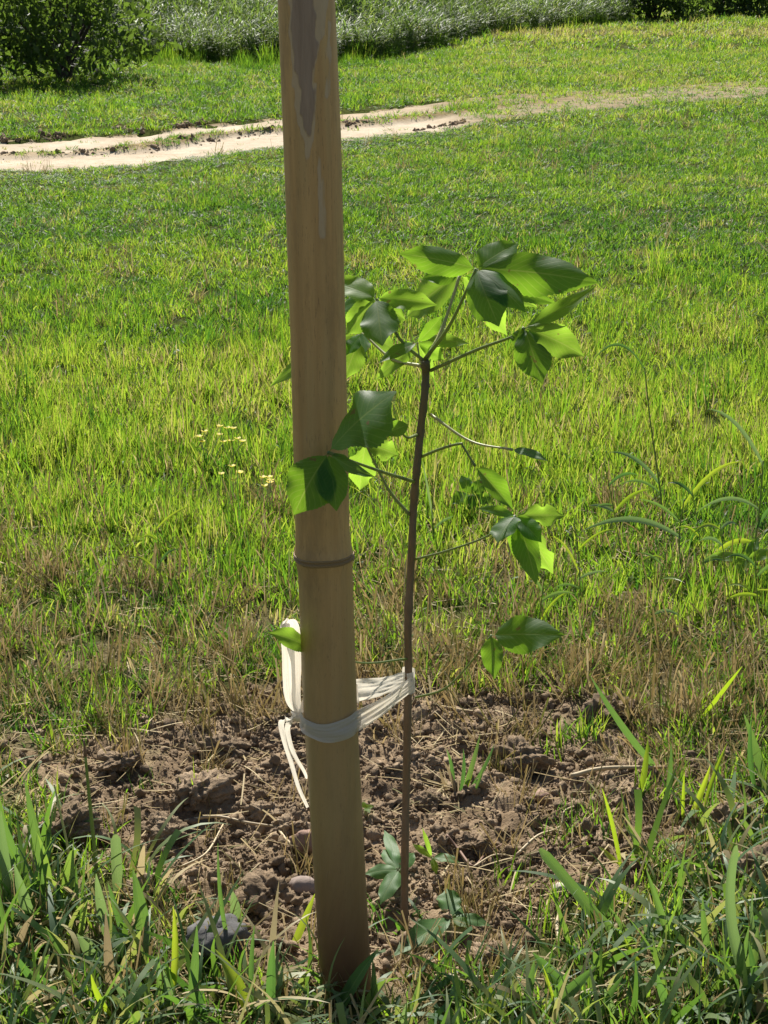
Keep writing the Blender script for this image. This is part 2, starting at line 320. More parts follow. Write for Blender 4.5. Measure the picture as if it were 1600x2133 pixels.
# ------------------------------------------------------------------ bamboo stake
PY_ = 2.17
PC = [(0, 638, 60), (300, 650.5, 60.5), (700, 662.5, 57.8), (1100, 672, 56.5), (1150, 674.5, 59), (1200, 678, 57), (1500, 689, 56), (1900, 712, 53.5), (2060, 721, 54), (2200, 729, 54)]
def stake_c(py):
    ys = [p[0] for p in PC]
    cx = np.interp(py, ys, [p[1] for p in PC]); hw = np.interp(py, ys, [p[2] for p in PC])
    if py < 0: cx = 638 + py * .041; hw = 60
    return cx, hw
def stake_axis(py):
    cx, hw = stake_c(py); p = aty(cx, py, PY_); return p, hw * depth(p) / F
NODE_PY = 1156
def culm(py0, py1, name, parent):
    n = int(abs(py1 - py0) / 4.5); K = 150; V = []; A = {'low': [], 'rust': [], 'peel': [], 'dark': []}
    for i in range(n + 1):
        py = py0 + (py1 - py0) * i / n; c, r = stake_axis(py)
        d = abs(py - NODE_PY); r *= 1 + .05 * math.exp(-(d / 16) ** 2)
        for k in range(K):
            a = 2 * math.pi * k / K; ca, sa = math.cos(a), math.sin(a)
            rr = r * (1 + .004 * math.sin(3 * a + py * .004) + .003 * math.sin(7 * a))
            V.append((c.x + ca * rr, c.y + sa * rr, c.z))
            px = ca * stake_c(py)[1] + stake_c(py)[0]; front = sa < .25
            nz = 9 * math.sin(px * .11 + math.sin(py * .013) * 2.1 + py * .021) * math.sin(py * .047 + px * .03) + 5 * math.sin(px * .43 + py * .09)
            pe = dk = 0.
            if front and py < 520:
                l = np.interp(py, [-400, 0, 90, 180, 260, 325], [600, 606, 606, 612, 628, 642]) ; rt = np.interp(py, [-400, 0, 70, 90, 180, 280, 325], [690, 684, 676, 662, 660, 656, 643])
                if py < 328 and l < px + nz * .4 < rt: pe = 1.
                l2 = np.interp(py, [-400, 0, 60, 130, 200, 280], [604, 612, 610, 615, 628, 640]); r2 = np.interp(py, [-400, 0, 60, 130, 200, 275, 285], [660, 655, 658, 660, 656, 655, 642])
                if py < 285 and l2 < px + nz * .5 < r2: dk = 1.
                if 310 < py < 490 and 663 < px + nz * .35 < np.interp(py, [310, 350, 490], [668, 677, 682]): pe = .55
                if 40 < py < 200 and 682 < px + nz * .3 < 690: pe = .7
            A['peel'].append(pe); A['dark'].append(dk * .85)
            A['low'].append(float(np.clip((py - 1100) / 500, 0, .75))); A['rust'].append(float(np.clip((py - 1690 + nz * .8) / 280, 0, .95)))
    ii = np.arange((n + 1) * K).reshape(n + 1, K); jj = np.roll(ii, -1, 1)
    Fq = np.stack([ii[:-1], jj[:-1], jj[1:], ii[1:]], -1).reshape(-1, 4)
    if py1 > py0: Fq = Fq[:, ::-1]
    me = fast_mesh(name, np.array(V), Fq, M_BAM); me.polygons.foreach_set('use_smooth', [True] * len(me.polygons))
    for k, v in A.items():
        v = np.array(v, float).reshape(n + 1, K)
        if k in ('peel', 'dark'):
            for _ in range(2): v = (v * 2 + np.roll(v, 1, 1) + np.roll(v, -1, 1)) / 4; v[1:-1] = (v[1:-1] * 2 + v[2:] + v[:-2]) / 4
        attr(me, k, v.ravel())
    return link(name, me, parent)
stake = empty('bamboo_stake', ground_at(718, 2050))
tag(stake, 'thick tan bamboo stake standing in the soil beside the sapling', 'stake')
culm(-700, NODE_PY - 3, 'upper_internode', stake); culm(NODE_PY + 3, 2190, 'lower_internode', stake)
V = []; K = 96; prof = [(-6, .985), (-5, 1.012), (-3.5, 1.03), (-1.5, 1.015), (0, .975), (1.5, .985), (3, 1.03), (5, 1.035), (7, 1.015), (9, .985)]
for dpy, s in prof:
    for k in range(K):
        a = 2 * math.pi * k / K
        c, r = stake_axis(NODE_PY + dpy + 1.5 * math.sin(2 * a) + .6 * math.sin(5 * a)); c0, r0 = stake_axis(NODE_PY)
        V.append((c.x + math.cos(a) * r0 * s * 1.055, c.y + math.sin(a) * r0 * s * 1.055, c.z))
ii = np.arange(len(V)).reshape(len(prof), K); jj = np.roll(ii, -1, 1)
me = fast_mesh('node_ring', np.array(V), np.stack([ii[:-1], ii[1:], jj[1:], jj[:-1]], -1).reshape(-1, 4), M_NODE); me.polygons.foreach_set('use_smooth', [True] * len(me.polygons))
link('node_ring', me, stake)

# ------------------------------------------------------------------ tubes, leaflets, blades
def bez(P, t):
    P = [Vector(p) for p in P]
    while len(P) > 1: P = [P[i].lerp(P[i + 1], t) for i in range(len(P) - 1)]
    return P[0]
def catmull(P, n):
    P = [Vector(p) for p in P]; Q = [P[0] * 2 - P[1]] + P + [P[-1] * 2 - P[-2]]; out = []
    for i in range(1, len(Q) - 2):
        for k in range(n):
            t = k / n; a, b, c, d = Q[i - 1], Q[i], Q[i + 1], Q[i + 2]
            out.append(.5 * ((2 * b) + (c - a) * t + (2 * a - 5 * b + 4 * c - d) * t * t + (3 * b - a - 3 * c + d) * t ** 3))
    out.append(P[-1]); return out
def tube(pts, rad, K=8):
    V = []; Fc = []; n = len(pts)
    for i, p in enumerate(pts):
        t = (pts[min(i + 1, n - 1)] - pts[max(i - 1, 0)]).normalized()
        a = t.cross(Vector((.3, .9, .2))).normalized(); b = t.cross(a); r = rad(i / (n - 1)) if callable(rad) else rad
        for k in range(K):
            q = 2 * math.pi * k / K; V.append(p + (a * math.cos(q) + b * math.sin(q)) * r)
    for i in range(n - 1):
        for k in range(K):
            k2 = (k + 1) % K; Fc.append((i * K + k, i * K + k2, (i + 1) * K + k2, (i + 1) * K + k))
    Fc.append(tuple(range(K))[::-1]); Fc.append(tuple((n - 1) * K + k for k in range(K))); return V, Fc
def tube_obj(name, pts, rad, mat, parent, K=8):
    V, Fc = tube(pts, rad, K); return link(name, mesh(name, V, Fc, mat, True), parent)

def leaflet(name, parent, B, T, width, N, bow=.12, fold=.12, mat=None, seed=0, ragged=0., wide=.5, twist=0., gap=.06, curl=0.):
    B, T = Vector(B), Vector(T); ax = T - B; L = ax.length; axn = ax.normalized()
    Wd = axn.cross(N).normalized(); Nn = Wd.cross(axn).normalized()
    C = (B + T) / 2 + Nn * bow * L
    n, mcol = 44, 10; V = []; U = []; rg = random.Random(seed); ph = rg.random() * 6
    pk = wide
    for i in range(n + 1):
        t = i / n; c = bez([B, C, T], t)
        tt = max(0, (t - gap) / (1 - gap))
        pq = pk * .88; w = (tt ** (pq * 2.0)) * ((1 - tt) ** (2.0 * (1 - pq))) / ((pq ** (pq * 2.0)) * ((1 - pq) ** (2.0 * (1 - pq)))) if 0 < tt < 1 else 0
        w = max(w ** .82 * (1 - .35 * float(sst(.72, .95, tt))), .012)
        ra = twist * t; Wt = Wd * math.cos(ra) + Nn * math.sin(ra); Nt = Nn * math.cos(ra) - Wd * math.sin(ra)
        for j in range(mcol + 1):
            s = j / mcol * 2 - 1; ws = w
            if abs(s) > .99: ws *= 1 + .05 * (((i * .5) % 1) * 2 - .5)
            if ragged and abs(s) > .5: ws *= 1 - ragged * max(0, math.sin(t * 17 + ph + (2 if s > 0 else 0))) * (abs(s) - .4)
            hw = width / 2 * ws * s
            z = fold * abs(hw) + .085 * width * (math.sin(t * 8 + ph + s * 1.5) + .35 * math.sin(t * 19 + 2 * ph)) * s * s * w - curl * (hw * hw) / (width / 2)
            V.append(c + Wt * hw + Nt * z); U.append((t, s, seed * .37))
    ii = np.arange(len(V)).reshape(n + 1, mcol + 1)
    Fq = np.stack([ii[:-1, :-1], ii[:-1, 1:], ii[1:, 1:], ii[1:, :-1]], -1).reshape(-1, 4)
    me = fast_mesh(name, np.array(V), Fq, mat); me.polygons.foreach_set('use_smooth', [True] * len(me.polygons)); attr(me, 'luv', U, 'FLOAT_VECTOR')
    return link(name, me, parent)
def blade_mesh(B, T, width, N, bow=.1, fold=.25, blunt=False, droop=0., seed=0, mat=None, name='blade', arch=0.):
    B, T = Vector(B), Vector(T); ax = T - B; L = ax.length; axn = ax.normalized()
    Wd = axn.cross(N).normalized(); Nn = Wd.cross(axn).normalized(); rg = random.Random(seed)
    side = Wd * rg.uniform(-.05, .05) * L; C = (B + T) / 2 - Nn * bow * L + side + Vector((0, 0, arch * L)); n = 14; V = []; U = []
    tw = rg.uniform(-.5, .5)
    for i in range(n + 1):
        t = i / n; c = bez([B, C, T], t) - Vector((0, 0, droop * L * t ** 3))
        w = (.62 + .38 * min(1, t * 4)) * (1 - max(0, t - .45) ** 1.7 * 2.55 if not blunt else (1 - .25 * t if t < .93 else .77 * (1 - (t - .93) * 9)))
        w = max(w, .02); ra = tw * t
        Wt = Wd * math.cos(ra) + Nn * math.sin(ra); Nt = Nn * math.cos(ra) - Wd * math.sin(ra)
        for s in (-1, -.5, 0, .5, 1):
            hw = width / 2 * w * s * (1 + .03 * math.sin(t * 31 + s + seed)); V.append(c + Wt * hw + Nt * (fold * abs(hw))); U.append((t, s, seed * .61))
    ii = np.arange(len(V)).reshape(n + 1, 5)
    me = fast_mesh(name, np.array(V), np.stack([ii[:-1, :-1], ii[:-1, 1:], ii[1:, 1:], ii[1:, :-1]], -1).reshape(-1, 4), mat)
    me.polygons.foreach_set('use_smooth', [True] * len(me.polygons)); attr(me, 'luv', U, 'FLOAT_VECTOR'); return me

# ------------------------------------------------------------------ sapling
SY = 2.335
def z3(x, y): return 700 + .375 * x, 470 + .375 * y
def z4(x, y): return 540 + .4375 * x, 780 + .4375 * y
def z5(x, y): return 520 + .4375 * x, 1220 + .4375 * y
def z7(x, y): return 600 + .375 * x, 1600 + .375 * y
sap = empty('sapling', ground_at(842, 1935))
tag(sap, 'young sapling with palmate green leaves tied to the bamboo stake', 'sapling')
stem_px = [(842, 1965), (843, 1850), (844, 1750), (846, 1650), (849, 1500), (851, 1400), (850, 1300), (855, 1200), (859, 1120), (862, 1050), (868, 980), (876, 900), (884, 830), (887, 780), (886, 752)]
pts = catmull([aty(x, y, SY + (.004 if i % 2 else -.004)) for i, (x, y) in enumerate(stem_px)], 6)
V, Fc = tube(pts, lambda t: (.0053 - .0006 * t) * (1 + .03 * math.sin(t * 60) + .22 * sum(math.exp(-((t - q) / .006) ** 2) for q in (.29, .45, .665, .72, .79, .83, .895)) + (.25 * math.exp(-((t - .97) / .03) ** 2))), 14)
me = mesh('stem', V, Fc, M_BARK, True); attr(me, 'hz', [(v.z) for v in V]); link('stem', me, sap)
def leaf(start, hub, hubY, leaflets, via=None, pmat=M_PET, prad=.0019, startY=SY):
    """palmate leaf: petiole (part) carrying its leaflets (sub-parts). Pixels give direction, Y the true distance."""
    S = aty(*start, startY); Hb = aty(*hub, hubY); P = [S] + [aty(x, y, Yv) for x, y, Yv in (via or [])] + [Hb]
    if len(P) == 2: mid = (S + Hb) / 2 + Vector((0, 0, -.012)); P = [S, mid, Hb]
    po = tube_obj('leaf', catmull(P, 7), lambda t: prad * (1.25 - .5 * t + .5 * max(0, t - .9) * 8), pmat, sap)
    for i, q in enumerate(leaflets):
        tip, tY, wpx, nv = q[0], q[1], q[2], q[3]; k = dict(q[4]) if len(q) > 4 else {}
        T = aty(*tip, tY); B = Hb
        if 'base' in k: bp = k.pop('base'); B = aty(*bp, (hubY * 2 + tY) / 3)
        N = camdir(nv[0], nv[1] * .55 - .05, nv[2]); ax = (T - B).normalized(); Wv = ax.cross(N).normalized()
        ai = Vector((ax.dot(CR), ax.dot(CU))); wi = Vector((Wv.dot(CR), Wv.dot(CU))); app = abs(ai.x * wi.y - ai.y * wi.x) / max(ai.length, .2)
        wd = wpx * depth((B + T) / 2) / F / max(app, .55)
        mat = k.pop('mat', M_LEAF)
        leaflet('leaflet', po, B, T, wd, N, seed=hash(tip) % 997 + i, mat=mat, **k)
    return po
yl = dict(mat=M_LEAFY)
# A: top leaf
leaf(z3(492, 745), z3(780, 240), 2.29, [
    (z3(352, 155), 2.27, 66, (-.15, .55, .8), dict(bow=.10, fold=.05, wide=.52, curl=.3)),
    (z3(1015, 100), 2.34, 62, (-.3, .4, .85), dict(bow=.12, fold=.1, wide=.45)),
    (z3(1455, 318), 2.25, 92, (.05, .55, .85), dict(bow=.12, fold=.05, wide=.55, curl=.3)),
    (z3(905, 560), 2.22, 86, (-.25, .25, .95), dict(bow=.16, fold=.05, wide=.56, curl=.4)),
    (z3(1052, 480), 2.225, 60, (.2, .4, .9), dict(bow=.14, fold=.05, wide=.56, curl=.4))], prad=.0021)
# B: leaf behind it
leaf(z3(498, 752), z3(690, 268), 2.40, [
    (z3(395, 505), 2.46, 76, (-.5, .45, .8), dict(bow=.08, wide=.5, **yl)),
    (z3(480, 290), 2.40, 46, (-.2, .6, .75), dict(bow=.1)),
    (z3(1238, 442), 2.42, 50, (.1, .5, .85), dict(bow=.08)),
    (z3(950, 610), 2.46, 60, (.2, .4, .9), dict(bow=.08, **yl)),
    (z3(1120, 455), 2.47, 44, (.2, .4, .9), dict(bow=.08, **yl))], pmat=M_PETP, prad=.0022)
# C: left leaf
leaf(z3(484, 748), z3(225, 405), 2.36, [
    (z3(-30, 315), 2.40, 58, (.2, .7, .7), dict(bow=.1, **yl)),
    (z3(562, 442), 2.34, 48, (.1, .55, .8), dict(bow=.14, **yl)),
    (z3(258, 668), 2.29, 80, (-.1, .3, .95), dict(bow=.07, wide=.55, curl=.3)),
    (z3(62, 605), 2.38, 56, (-.4, .4, .8), dict(bow=.08, **yl)),
    (z3(385, 525), 2.40, 50, (.3, .4, .85), dict(bow=.06, **yl)),
    (z3(10, 470), 2.42, 34, (-.3, .6, .7), dict(bow=.1))])
# D: lower left leaf, half behind the stake
leaf(z3(476, 780), z3(148, 596), 2.42, [
    (z3(52, 725), 2.40, 30, (-.5, .3, .8), dict(bow=.05)),
    (z3(162, 705), 2.37, 20, (.4, .2, .9), dict(bow=.05)),
    (z3(335, 695), 2.46, 44, (.2, .5, .8), dict(bow=.1, **yl)),
    (z3(45, 860), 2.40, 62, (-.4, .3, .85), dict(bow=.08, **yl)),
    ((562, 806), 2.47, 42, (-.5, .5, .7), dict(bow=.12, **yl))], pmat=M_PETP)
# E: young leaves at the tip
leaf(z3(482, 752), z3(452, 648), 2.35, [
    (z3(592, 498), 2.37, 28, (.6, .3, .7), dict(bow=.08)),
    (z3(742, 655), 2.38, 28, (.1, .8, .6), dict(bow=.12, base=z3(470, 648), **yl)),
    (z3(605, 748), 2.36, 34, (.5, .3, .8), dict(bow=.08, **yl)),
    (z3(236, 764), 2.31, 26, (-.3, .5, .8), dict(bow=.1, wide=.5)),
    (z3(215, 865), 2.40, 40, (-.5, .3, .8), dict(bow=.05, wide=.35, **yl)),
    (z3(545, 850), 2.39, 30, (.3, .3, .9), dict(bow=.05, wide=.4, **yl))], prad=.0014, pmat=M_PETP)
# F: right leaf
leaf(z3(525, 805), z3(1045, 568), 2.25, [
    (z3(1146, 880), 2.20, 76, (.1, .25, .95), dict(bow=.07, wide=.5, curl=.3)),
    (z3(1450, 328), 2.27, 34, (-.35, .6, .7), dict(bow=-.1, **yl)),
    (z3(1378, 725), 2.24, 66, (.2, .45, .85), dict(bow=.16, wide=.58, **yl)),
    (z3(1290, 580), 2.30, 22, (.1, .7, .6), dict(bow=.1)),
    (z3(992, 680), 2.24, 30, (-.5, .2, .8), dict(bow=.1))], via=[(*z3(780, 690), 2.30), (*z3(975, 618), 2.26)])
# G: leaf hanging in front of the stake
leaf(z4(742, 512), z4(330, 372), 2.075, [
    (z4(655, 82), 2.08, 100, (-.5, 1.5, .62), dict(bow=.10, wide=.56, curl=.3)),
    (z4(165, 668), 2.06, 104, (-.3, .35, .9), dict(bow=.14, wide=.55, curl=.3)),
    (z4(368, 650), 2.05, 66, (.25, .2, .95), dict(bow=.07, wide=.55, curl=.4)),
    (z4(552, 488), 2.12, 26, (.1, .7, .6), dict(bow=-.1, wide=.5))], via=[(*z4(560, 455), 2.2)])
# H: sunlit ragged leaf behind G
leaf(z4(716, 668), z4(506, 326), 2.38, [
    (z4(660, 385), 2.38, 50, (.2, .5, .85), dict(bow=.06, ragged=.5, wide=.55, **yl)),
    (z4(478, 550), 2.38, 62, (-.2, .3, .9), dict(bow=.06, ragged=.5, wide=.56, **yl)),
    (z4(400, 240), 2.42, 50, (-.2, .5, .85), dict(bow=.06, **yl))])
leaf(z4(752, 288), z4(640, 214), 2.22, [(z4(585, 288), 2.2, 34, (-.2, .3, .9), dict(bow=.1, base=z4(715, 238)))], prad=.0015)
# J: two drooping leaves on the right
leaf(z4(776, 390), z4(1028, 436), 2.26, [(z4(1216, 655), 2.25, 42, (.55, .3, .8), dict(bow=.06, wide=.42, fold=.35))], via=[(*z4(870, 352), 2.31), (*z4(955, 330), 2.28), (*z4(972, 345), 2.275)], prad=.0017)
leaf(z4(742, 880), z4(1222, 672), 2.27, [
    (z4(1036, 638), 2.25, 20, (-.3, .75, .6), dict(bow=.08)),
    (z4(1135, 800), 2.23, 44, (-.6, .3, .75), dict(bow=.1, wide=.55)),
    (z4(1455, 672), 2.29, 46, (.1, .6, .8), dict(bow=.06, ragged=.7, wide=.58, **yl)),
    (z4(1318, 1000), 2.22, 56, (.35, .15, .9), dict(bow=.1, wide=.55, curl=.3)),
    (z4(1400, 950), 2.28, 48, (.4, .2, .9), dict(bow=.06, ragged=.6, wide=.6, **yl)),
    (z4(1245, 905), 2.26, 36, (-.5, .2, .85), dict(bow=.05, wide=.56)), (z4(1345, 800), 2.24, 44, (.3, .3, .9), dict(bow=.06, wide=.5)), (z4(1150, 745), 2.27, 36, (-.4, .3, .8), dict(bow=.06, **yl))], via=[(*z4(900, 838), 2.31), (*z4(1085, 770), 2.28)], prad=.0014)
# K: long pale petiole with a narrow leaflet
leaf(z4(815, 190), z4(1205, 358), 2.24, [(z4(1375, 412), 2.2, 20, (-.1, .8, .5), dict(bow=.14, wide=.5, mat=M_SEED))], pmat=M_PETP, prad=.0016)
# L: lowest leaf
leaf(z5(790, 533), z5(1152, 236), 2.26, [
    (z5(1500, 235), 2.24, 74, (0, .95, .8), dict(bow=.06, wide=.48, curl=.2)),
    (z5(1168, 445), 2.23, 46, (-.3, .2, .95), dict(bow=.08, wide=.48))], via=[(*z5(930, 490), 2.31), (*z5(1045, 375), 2.29)], prad=.0013)
# M: small leaf reaching past the far side of the stake
leaf((851, 1372), (646, 1352), 2.215, [((557, 1318), 2.09, 34, (.1, .5, .85), dict(bow=.08, wide=.55, **yl))], prad=.0012)

# ------------------------------------------------------------------ plastic tie
tie = empty('plastic_tie', aty(628, 1490, 2.19)); tag(tie, 'white plastic film strip tying the sapling to the bamboo stake', 'plant tie')
def ribbon(name, centers, widths, wdir, parent, seed=0, cols=15, crump=.0016, thick=None):
    rg = random.Random(seed); V = []; n = len(centers); ph = [rg.random() * 6 for _ in range(4)]
    for i, c in enumerate(centers):
        t = (centers[min(i + 1, n - 1)] - centers[max(i - 1, 0)]).normalized(); wd = wdir(i / (n - 1)) if callable(wdir) else Vector(wdir)
        wd = (wd - t * wd.dot(t)).normalized(); nn = t.cross(wd).normalized(); u = i / (n - 1); w = widths(u) if callable(widths) else widths
        for j in range(cols):
            s = j / (cols - 1) * 2 - 1
            off = .65 * crump * (1.6 * float(pn(s * 2.6 + ph[0] * 9, u * 3.1 + s * u, seed)) + 1.1 * float(pn(s * 6.5 + ph[1] * 9, u * 5 + s, seed + 1)) + .6 * math.sin(u * 27 + ph[2] + s * 3) * abs(s))
            V.append(c + wd * (w / 2 * s) + nn * off)
    ii = np.arange(len(V)).reshape(n, cols)
    me = fast_mesh(name, np.array(V), np.stack([ii[:-1, :-1], ii[:-1, 1:], ii[1:, 1:], ii[1:, :-1]], -1).reshape(-1, 4), M_FILM)
    me.polygons.foreach_set('use_smooth', [True] * len(me.polygons)); return link(name, me, parent)
UPV = Vector((0, 0, 1))
ca, ra = stake_axis(1500); ra += .0042
# front band: from knot across the front, then back to the stem
cen = []
for k in range(26):
    a = math.pi * (1.02 + .80 * k / 25); py = 1491 + 12 * math.sin(k / 25 * 3.1)
    cc, _ = stake_axis(py); cen.append(Vector((cc.x + math.cos(a) * ra, cc.y + math.sin(a) * ra, cc.z)))
e1 = cen[-1]; s1 = aty(862, 1421, SY - .004)
for k in range(1, 16): cen.append(e1.lerp(s1, k / 15) + Vector((0, 0, -.004 * math.sin(k / 15 * 3.14))))
ribbon('front_band', cen, lambda u: (.020 + .008 * math.sin(min(1, max(0, (u - .25) / .6)) * 3.14)), lambda u: UPV + CR * (-.25 * max(0, u - .5)), tie, 3, 21)
# wrap round the stem
sc_ = aty(851, 1420, SY); cen = []
for k in range(18):
    a = math.pi * (-.55 + 1.5 * k / 17); cen.append(sc_ + Vector((math.cos(a) * .0085, math.sin(a) * .0085, .004 * k / 17)))
ribbon('stem_wrap', cen, .030, UPV, tie, 5, 9, .0008)
# back band: from the stem behind the stake
s2 = aty(848, 1413, SY + .006); e2 = aty(735, 1440, 2.205)
ribbon('back_band', [s2.lerp(e2, k / 18) + Vector((0, 0, -.003 * math.sin(k / 18 * 3.14))) for k in range(19)], lambda u: .019 + .012 * u, UPV, tie, 9, 21, .0018)
cen = []
for k in range(20):
    a = math.pi * (.12 + .9 * k / 19); cc, _ = stake_axis(1455 + 34 * k / 19); cen.append(Vector((cc.x + math.cos(a) * ra, cc.y + math.sin(a) * ra, cc.z)))
ribbon('rear_wrap', cen, .024, UPV, tie, 10, 9, .0008)
# knot, upright loop and hanging tails
def lump(name, c, rad, mat, parent, seed, sub=3, rough=.35, fr=2.2, squash=(1, 1, 1), gran=0.):
    bm = bmesh.new(); bmesh.ops.create_icosphere(bm, subdivisions=sub, radius=1)
    P = np.array([v.co[:] for v in bm.verts]); o = seed * 7.3
    hf = np.abs(pn(P[:, 0] * fr * 5 + P[:, 2] * fr * 4.3, P[:, 1] * fr * 5.3 + o, seed + 3)) * .5 + pn(P[:, 0] * fr * 11 - P[:, 1] * fr * 7, P[:, 2] * fr * 12 + o, seed + 4) * .16
    d = 1 + rough * (hf * gran + pn(P[:, 0] * fr + o, P[:, 1] * fr + P[:, 2] * fr * .9, seed) + .6 * pn(P[:, 2] * fr * 1.9 + o, P[:, 0] * fr * 1.8 - P[:, 1] * fr * 1.7, seed + 1) + .35 * pn(P[:, 1] * fr * 4.4 + P[:, 2] * fr * 3, P[:, 0] * fr * 4.2 + o, seed + 2))
    for v, k in zip(bm.verts, d): v.co = Vector((v.co.x * squash[0], v.co.y * squash[1], v.co.z * squash[2])) * float(k) * rad
    me = bpy.data.meshes.new(name); bm.to_mesh(me); bm.free(); me.materials.append(mat); me.polygons.foreach_set('use_smooth', [True] * len(me.polygons))
    if c is None: return me
    ob = link(name, me, None); ob.location = c
    if parent is not None: ob.parent = parent; ob.location = Vector(c) - Vector(parent.location)
    return ob
lump('knot', aty(622, 1492, 2.185), .0075, M_FILM, tie, 4, 3, .5, 1.6, (1.3, .9, .9))
lp = [(622, 1488, 2.19), (606, 1460, 2.19), (602, 1410, 2.185), (600, 1350, 2.18), (594, 1302, 2.18), (600, 1292, 2.20), (611, 1310, 2.215), (614, 1360, 2.215), (616, 1430, 2.21), (624, 1486, 2.20)]
def loopw(u): return (.005 + .0105 * min(1, min(u, 1 - u) * 6)) * (1 - .45 * math.exp(-((u - .5) / .07) ** 2))
ribbon('upright_loop', catmull([aty(*q) for q in lp], 8), loopw, lambda u: CR + CU * .15, tie, 12, 15, .0022)
for tl, w, sd in ([[(622, 1494, 2.185), (600, 1497, 2.175), (586, 1506, 2.175), (592, 1540, 2.175), (607, 1590, 2.175), (622, 1640, 2.175), (641, 1682, 2.18)], .0062, 21], [[(620, 1496, 2.185), (602, 1506, 2.18), (600, 1530, 2.18), (612, 1570, 2.18), (632, 1604, 2.18), (640, 1622, 2.185)], .0055, 23]):
    ribbon('tail', catmull([aty(*q) for q in tl], 7), lambda u: w * (1.5 - .9 * u), lambda u: CR * 1.0 + CU * .4, tie, sd, 5, .0012)

# ------------------------------------------------------------------ seedlings at the foot
def seedling(name, label, hub, hubH, root, lv, mat=M_SEED):
    g = ground_at(*root); e = empty(name, g); tag(e, label, 'seedling'); Yh = g.y
    Hb = aty(*hub, Yh); tube_obj('stalk', catmull([g - Vector((0, 0, .01)), (g + Hb) / 2 + Vector((.003, 0, .002)), Hb], 6), .0013, M_PET, e)
    for i, (tip, dY, w, nv, kw) in enumerate(lv):
        T = aty(*tip, Yh + dY); B = Hb; kw = dict(kw); mt = kw.pop('mat', mat)
        leaflet('leaflet', e, B, T, w * depth(T) / F, camdir(*nv), seed=i + int(tip[0]), mat=mt, **kw)
seedling('seedling', 'small palmate seedling with glossy pale leaflets between stake and sapling', z7(618, 566), .03, z7(650, 690), [
    (z7(422, 590), 0.0, 36, (-.1, .75, .7), dict(bow=.14, curl=.3)), (z7(512, 760), -.06, 42, (-.2, .5, .85), dict(bow=.14, curl=.3)),
    (z7(528, 452), .05, 34, (-.1, .75, .6), dict(bow=.12)), (z7(535, 345), .1, 26, (0, .8, .6), dict(bow=.1)), (z7(700, 470), .04, 30, (.3, .7, .7), dict(bow=.1))])
seedling('seedling', 'low three-leaved seedling with striped shadow on one leaflet, right of the stem', z7(915, 828), .03, z7(920, 870), [
    (z7(880, 670), .05, 54, (0, .6, .8), dict(bow=.05, wide=.56, ragged=.25)), (z7(1128, 878), -.01, 30, (.2, .75, .6), dict(bow=.14)),
    (z7(578, 1050), -.09, 56, (-.2, .6, .8), dict(bow=.08, wide=.5, ragged=.15)), (z7(1010, 895), -.03, 24, (.1, .7, .7), dict(bow=.1, mat=M_LEAFY)), (z7(960, 760), .04, 34, (.3, .6, .7), dict(bow=.08))])
seedling('sprout', 'tiny bright green sprout beside the stake in crumbled soil', z7(425, 225), .02, z7(425, 262), [
    (z7(418, 185), .01, 12, (-.2, .6, .8), dict(mat=M_LEAFY)), (z7(478, 212), .0, 14, (.2, .7, .7), dict(mat=M_LEAFY)), (z7(455, 250), -.02, 12, (.2, .6, .8), dict(mat=M_LEAFY))])
seedling('sprout', 'bright green sprout with folded leaf right behind the stem foot', z7(800, 500), .03, z7(815, 600), [
    (z7(955, 525), -.01, 28, (.1, .8, .6), dict(bow=.2)), (z7(745, 330), .01, 10, (0, .3, .9), dict(mat=M_LEAFY)), (z7(690, 420), .02, 14, (-.2, .5, .8), dict(mat=M_LEAFY)), (z7(825, 590), -.02, 16, (.2, .5, .8), dict(mat=M_LEAFY))])

seedling('broadleaf_weed', 'dark broad-leaved weed in the grass behind the drooping leaves', (980, 1030), .05, (985, 1085), [
    ((940, 1050), -.02, 34, (-.3, .4, .8), dict(mat=M_LEAF)), ((960, 990), .03, 30, (0, .7, .7), dict(mat=M_LEAF)), ((1020, 1000), .02, 32, (.2, .6, .8), dict(mat=M_LEAF)), ((1030, 1050), -.02, 30, (.3, .4, .8), dict(mat=M_LEAF)), ((985, 1070), -.04, 30, (0, .4, .9), dict(mat=M_LEAF))])
seedling('broadleaf_weed', 'bright broad-leaved weed at the right edge among thin stalks', (1555, 1165), .05, (1555, 1220), [
    ((1470, 1160), .0, 24, (-.1, .5, .8), dict(mat=M_LEAFY)), ((1625, 1150), .0, 26, (.2, .5, .8), dict(mat=M_LEAFY)), ((1530, 1215), -.04, 28, (-.2, .3, .9), dict(mat=M_LEAFY)), ((1580, 1120), .04, 22, (.1, .6, .7), dict(mat=M_LEAF))])

# ------------------------------------------------------------------ stones, clods, straws
def stone(name, label, cat, px, py, wpx, mat, seed, squash=(1, .8, .7), rough=.3, sink=.35, group=None, sub=3, rz=0, gran=0.3):
    g = ground_at(px, py); r = wpx / 2 * depth(g) / F
    ob = lump(name, (g.x, g.y, g.z + r * squash[2] * (1 - sink)), r, mat, None, seed, sub, rough, 1.25, squash, gran); ob.rotation_euler.z = rz
    return tag(ob, label, cat, group)
stone('stone', 'dark grey flat-topped stone among the front grass blades', 'stone', 452, 1985, 142, M_STONE, 3, (1, .75, .66), .24, .35, None, 4, .5, .35)
stone('stone', 'pinkish rounded stone touching the foot of the stake', 'stone', 633, 1862, 62, M_STONEK, 5, (1, .8, .75), .2)
stone('stone', 'reddish angular stone half hidden behind the stake', 'stone', 640, 1772, 66, M_STONER, 8, (1, .8, .8), .4)
stone('stone', 'pale cream flat stone on bare soil by the long blade', 'stone', 1166, 1862, 44, M_STONEP, 11, (1, .7, .62), .25)
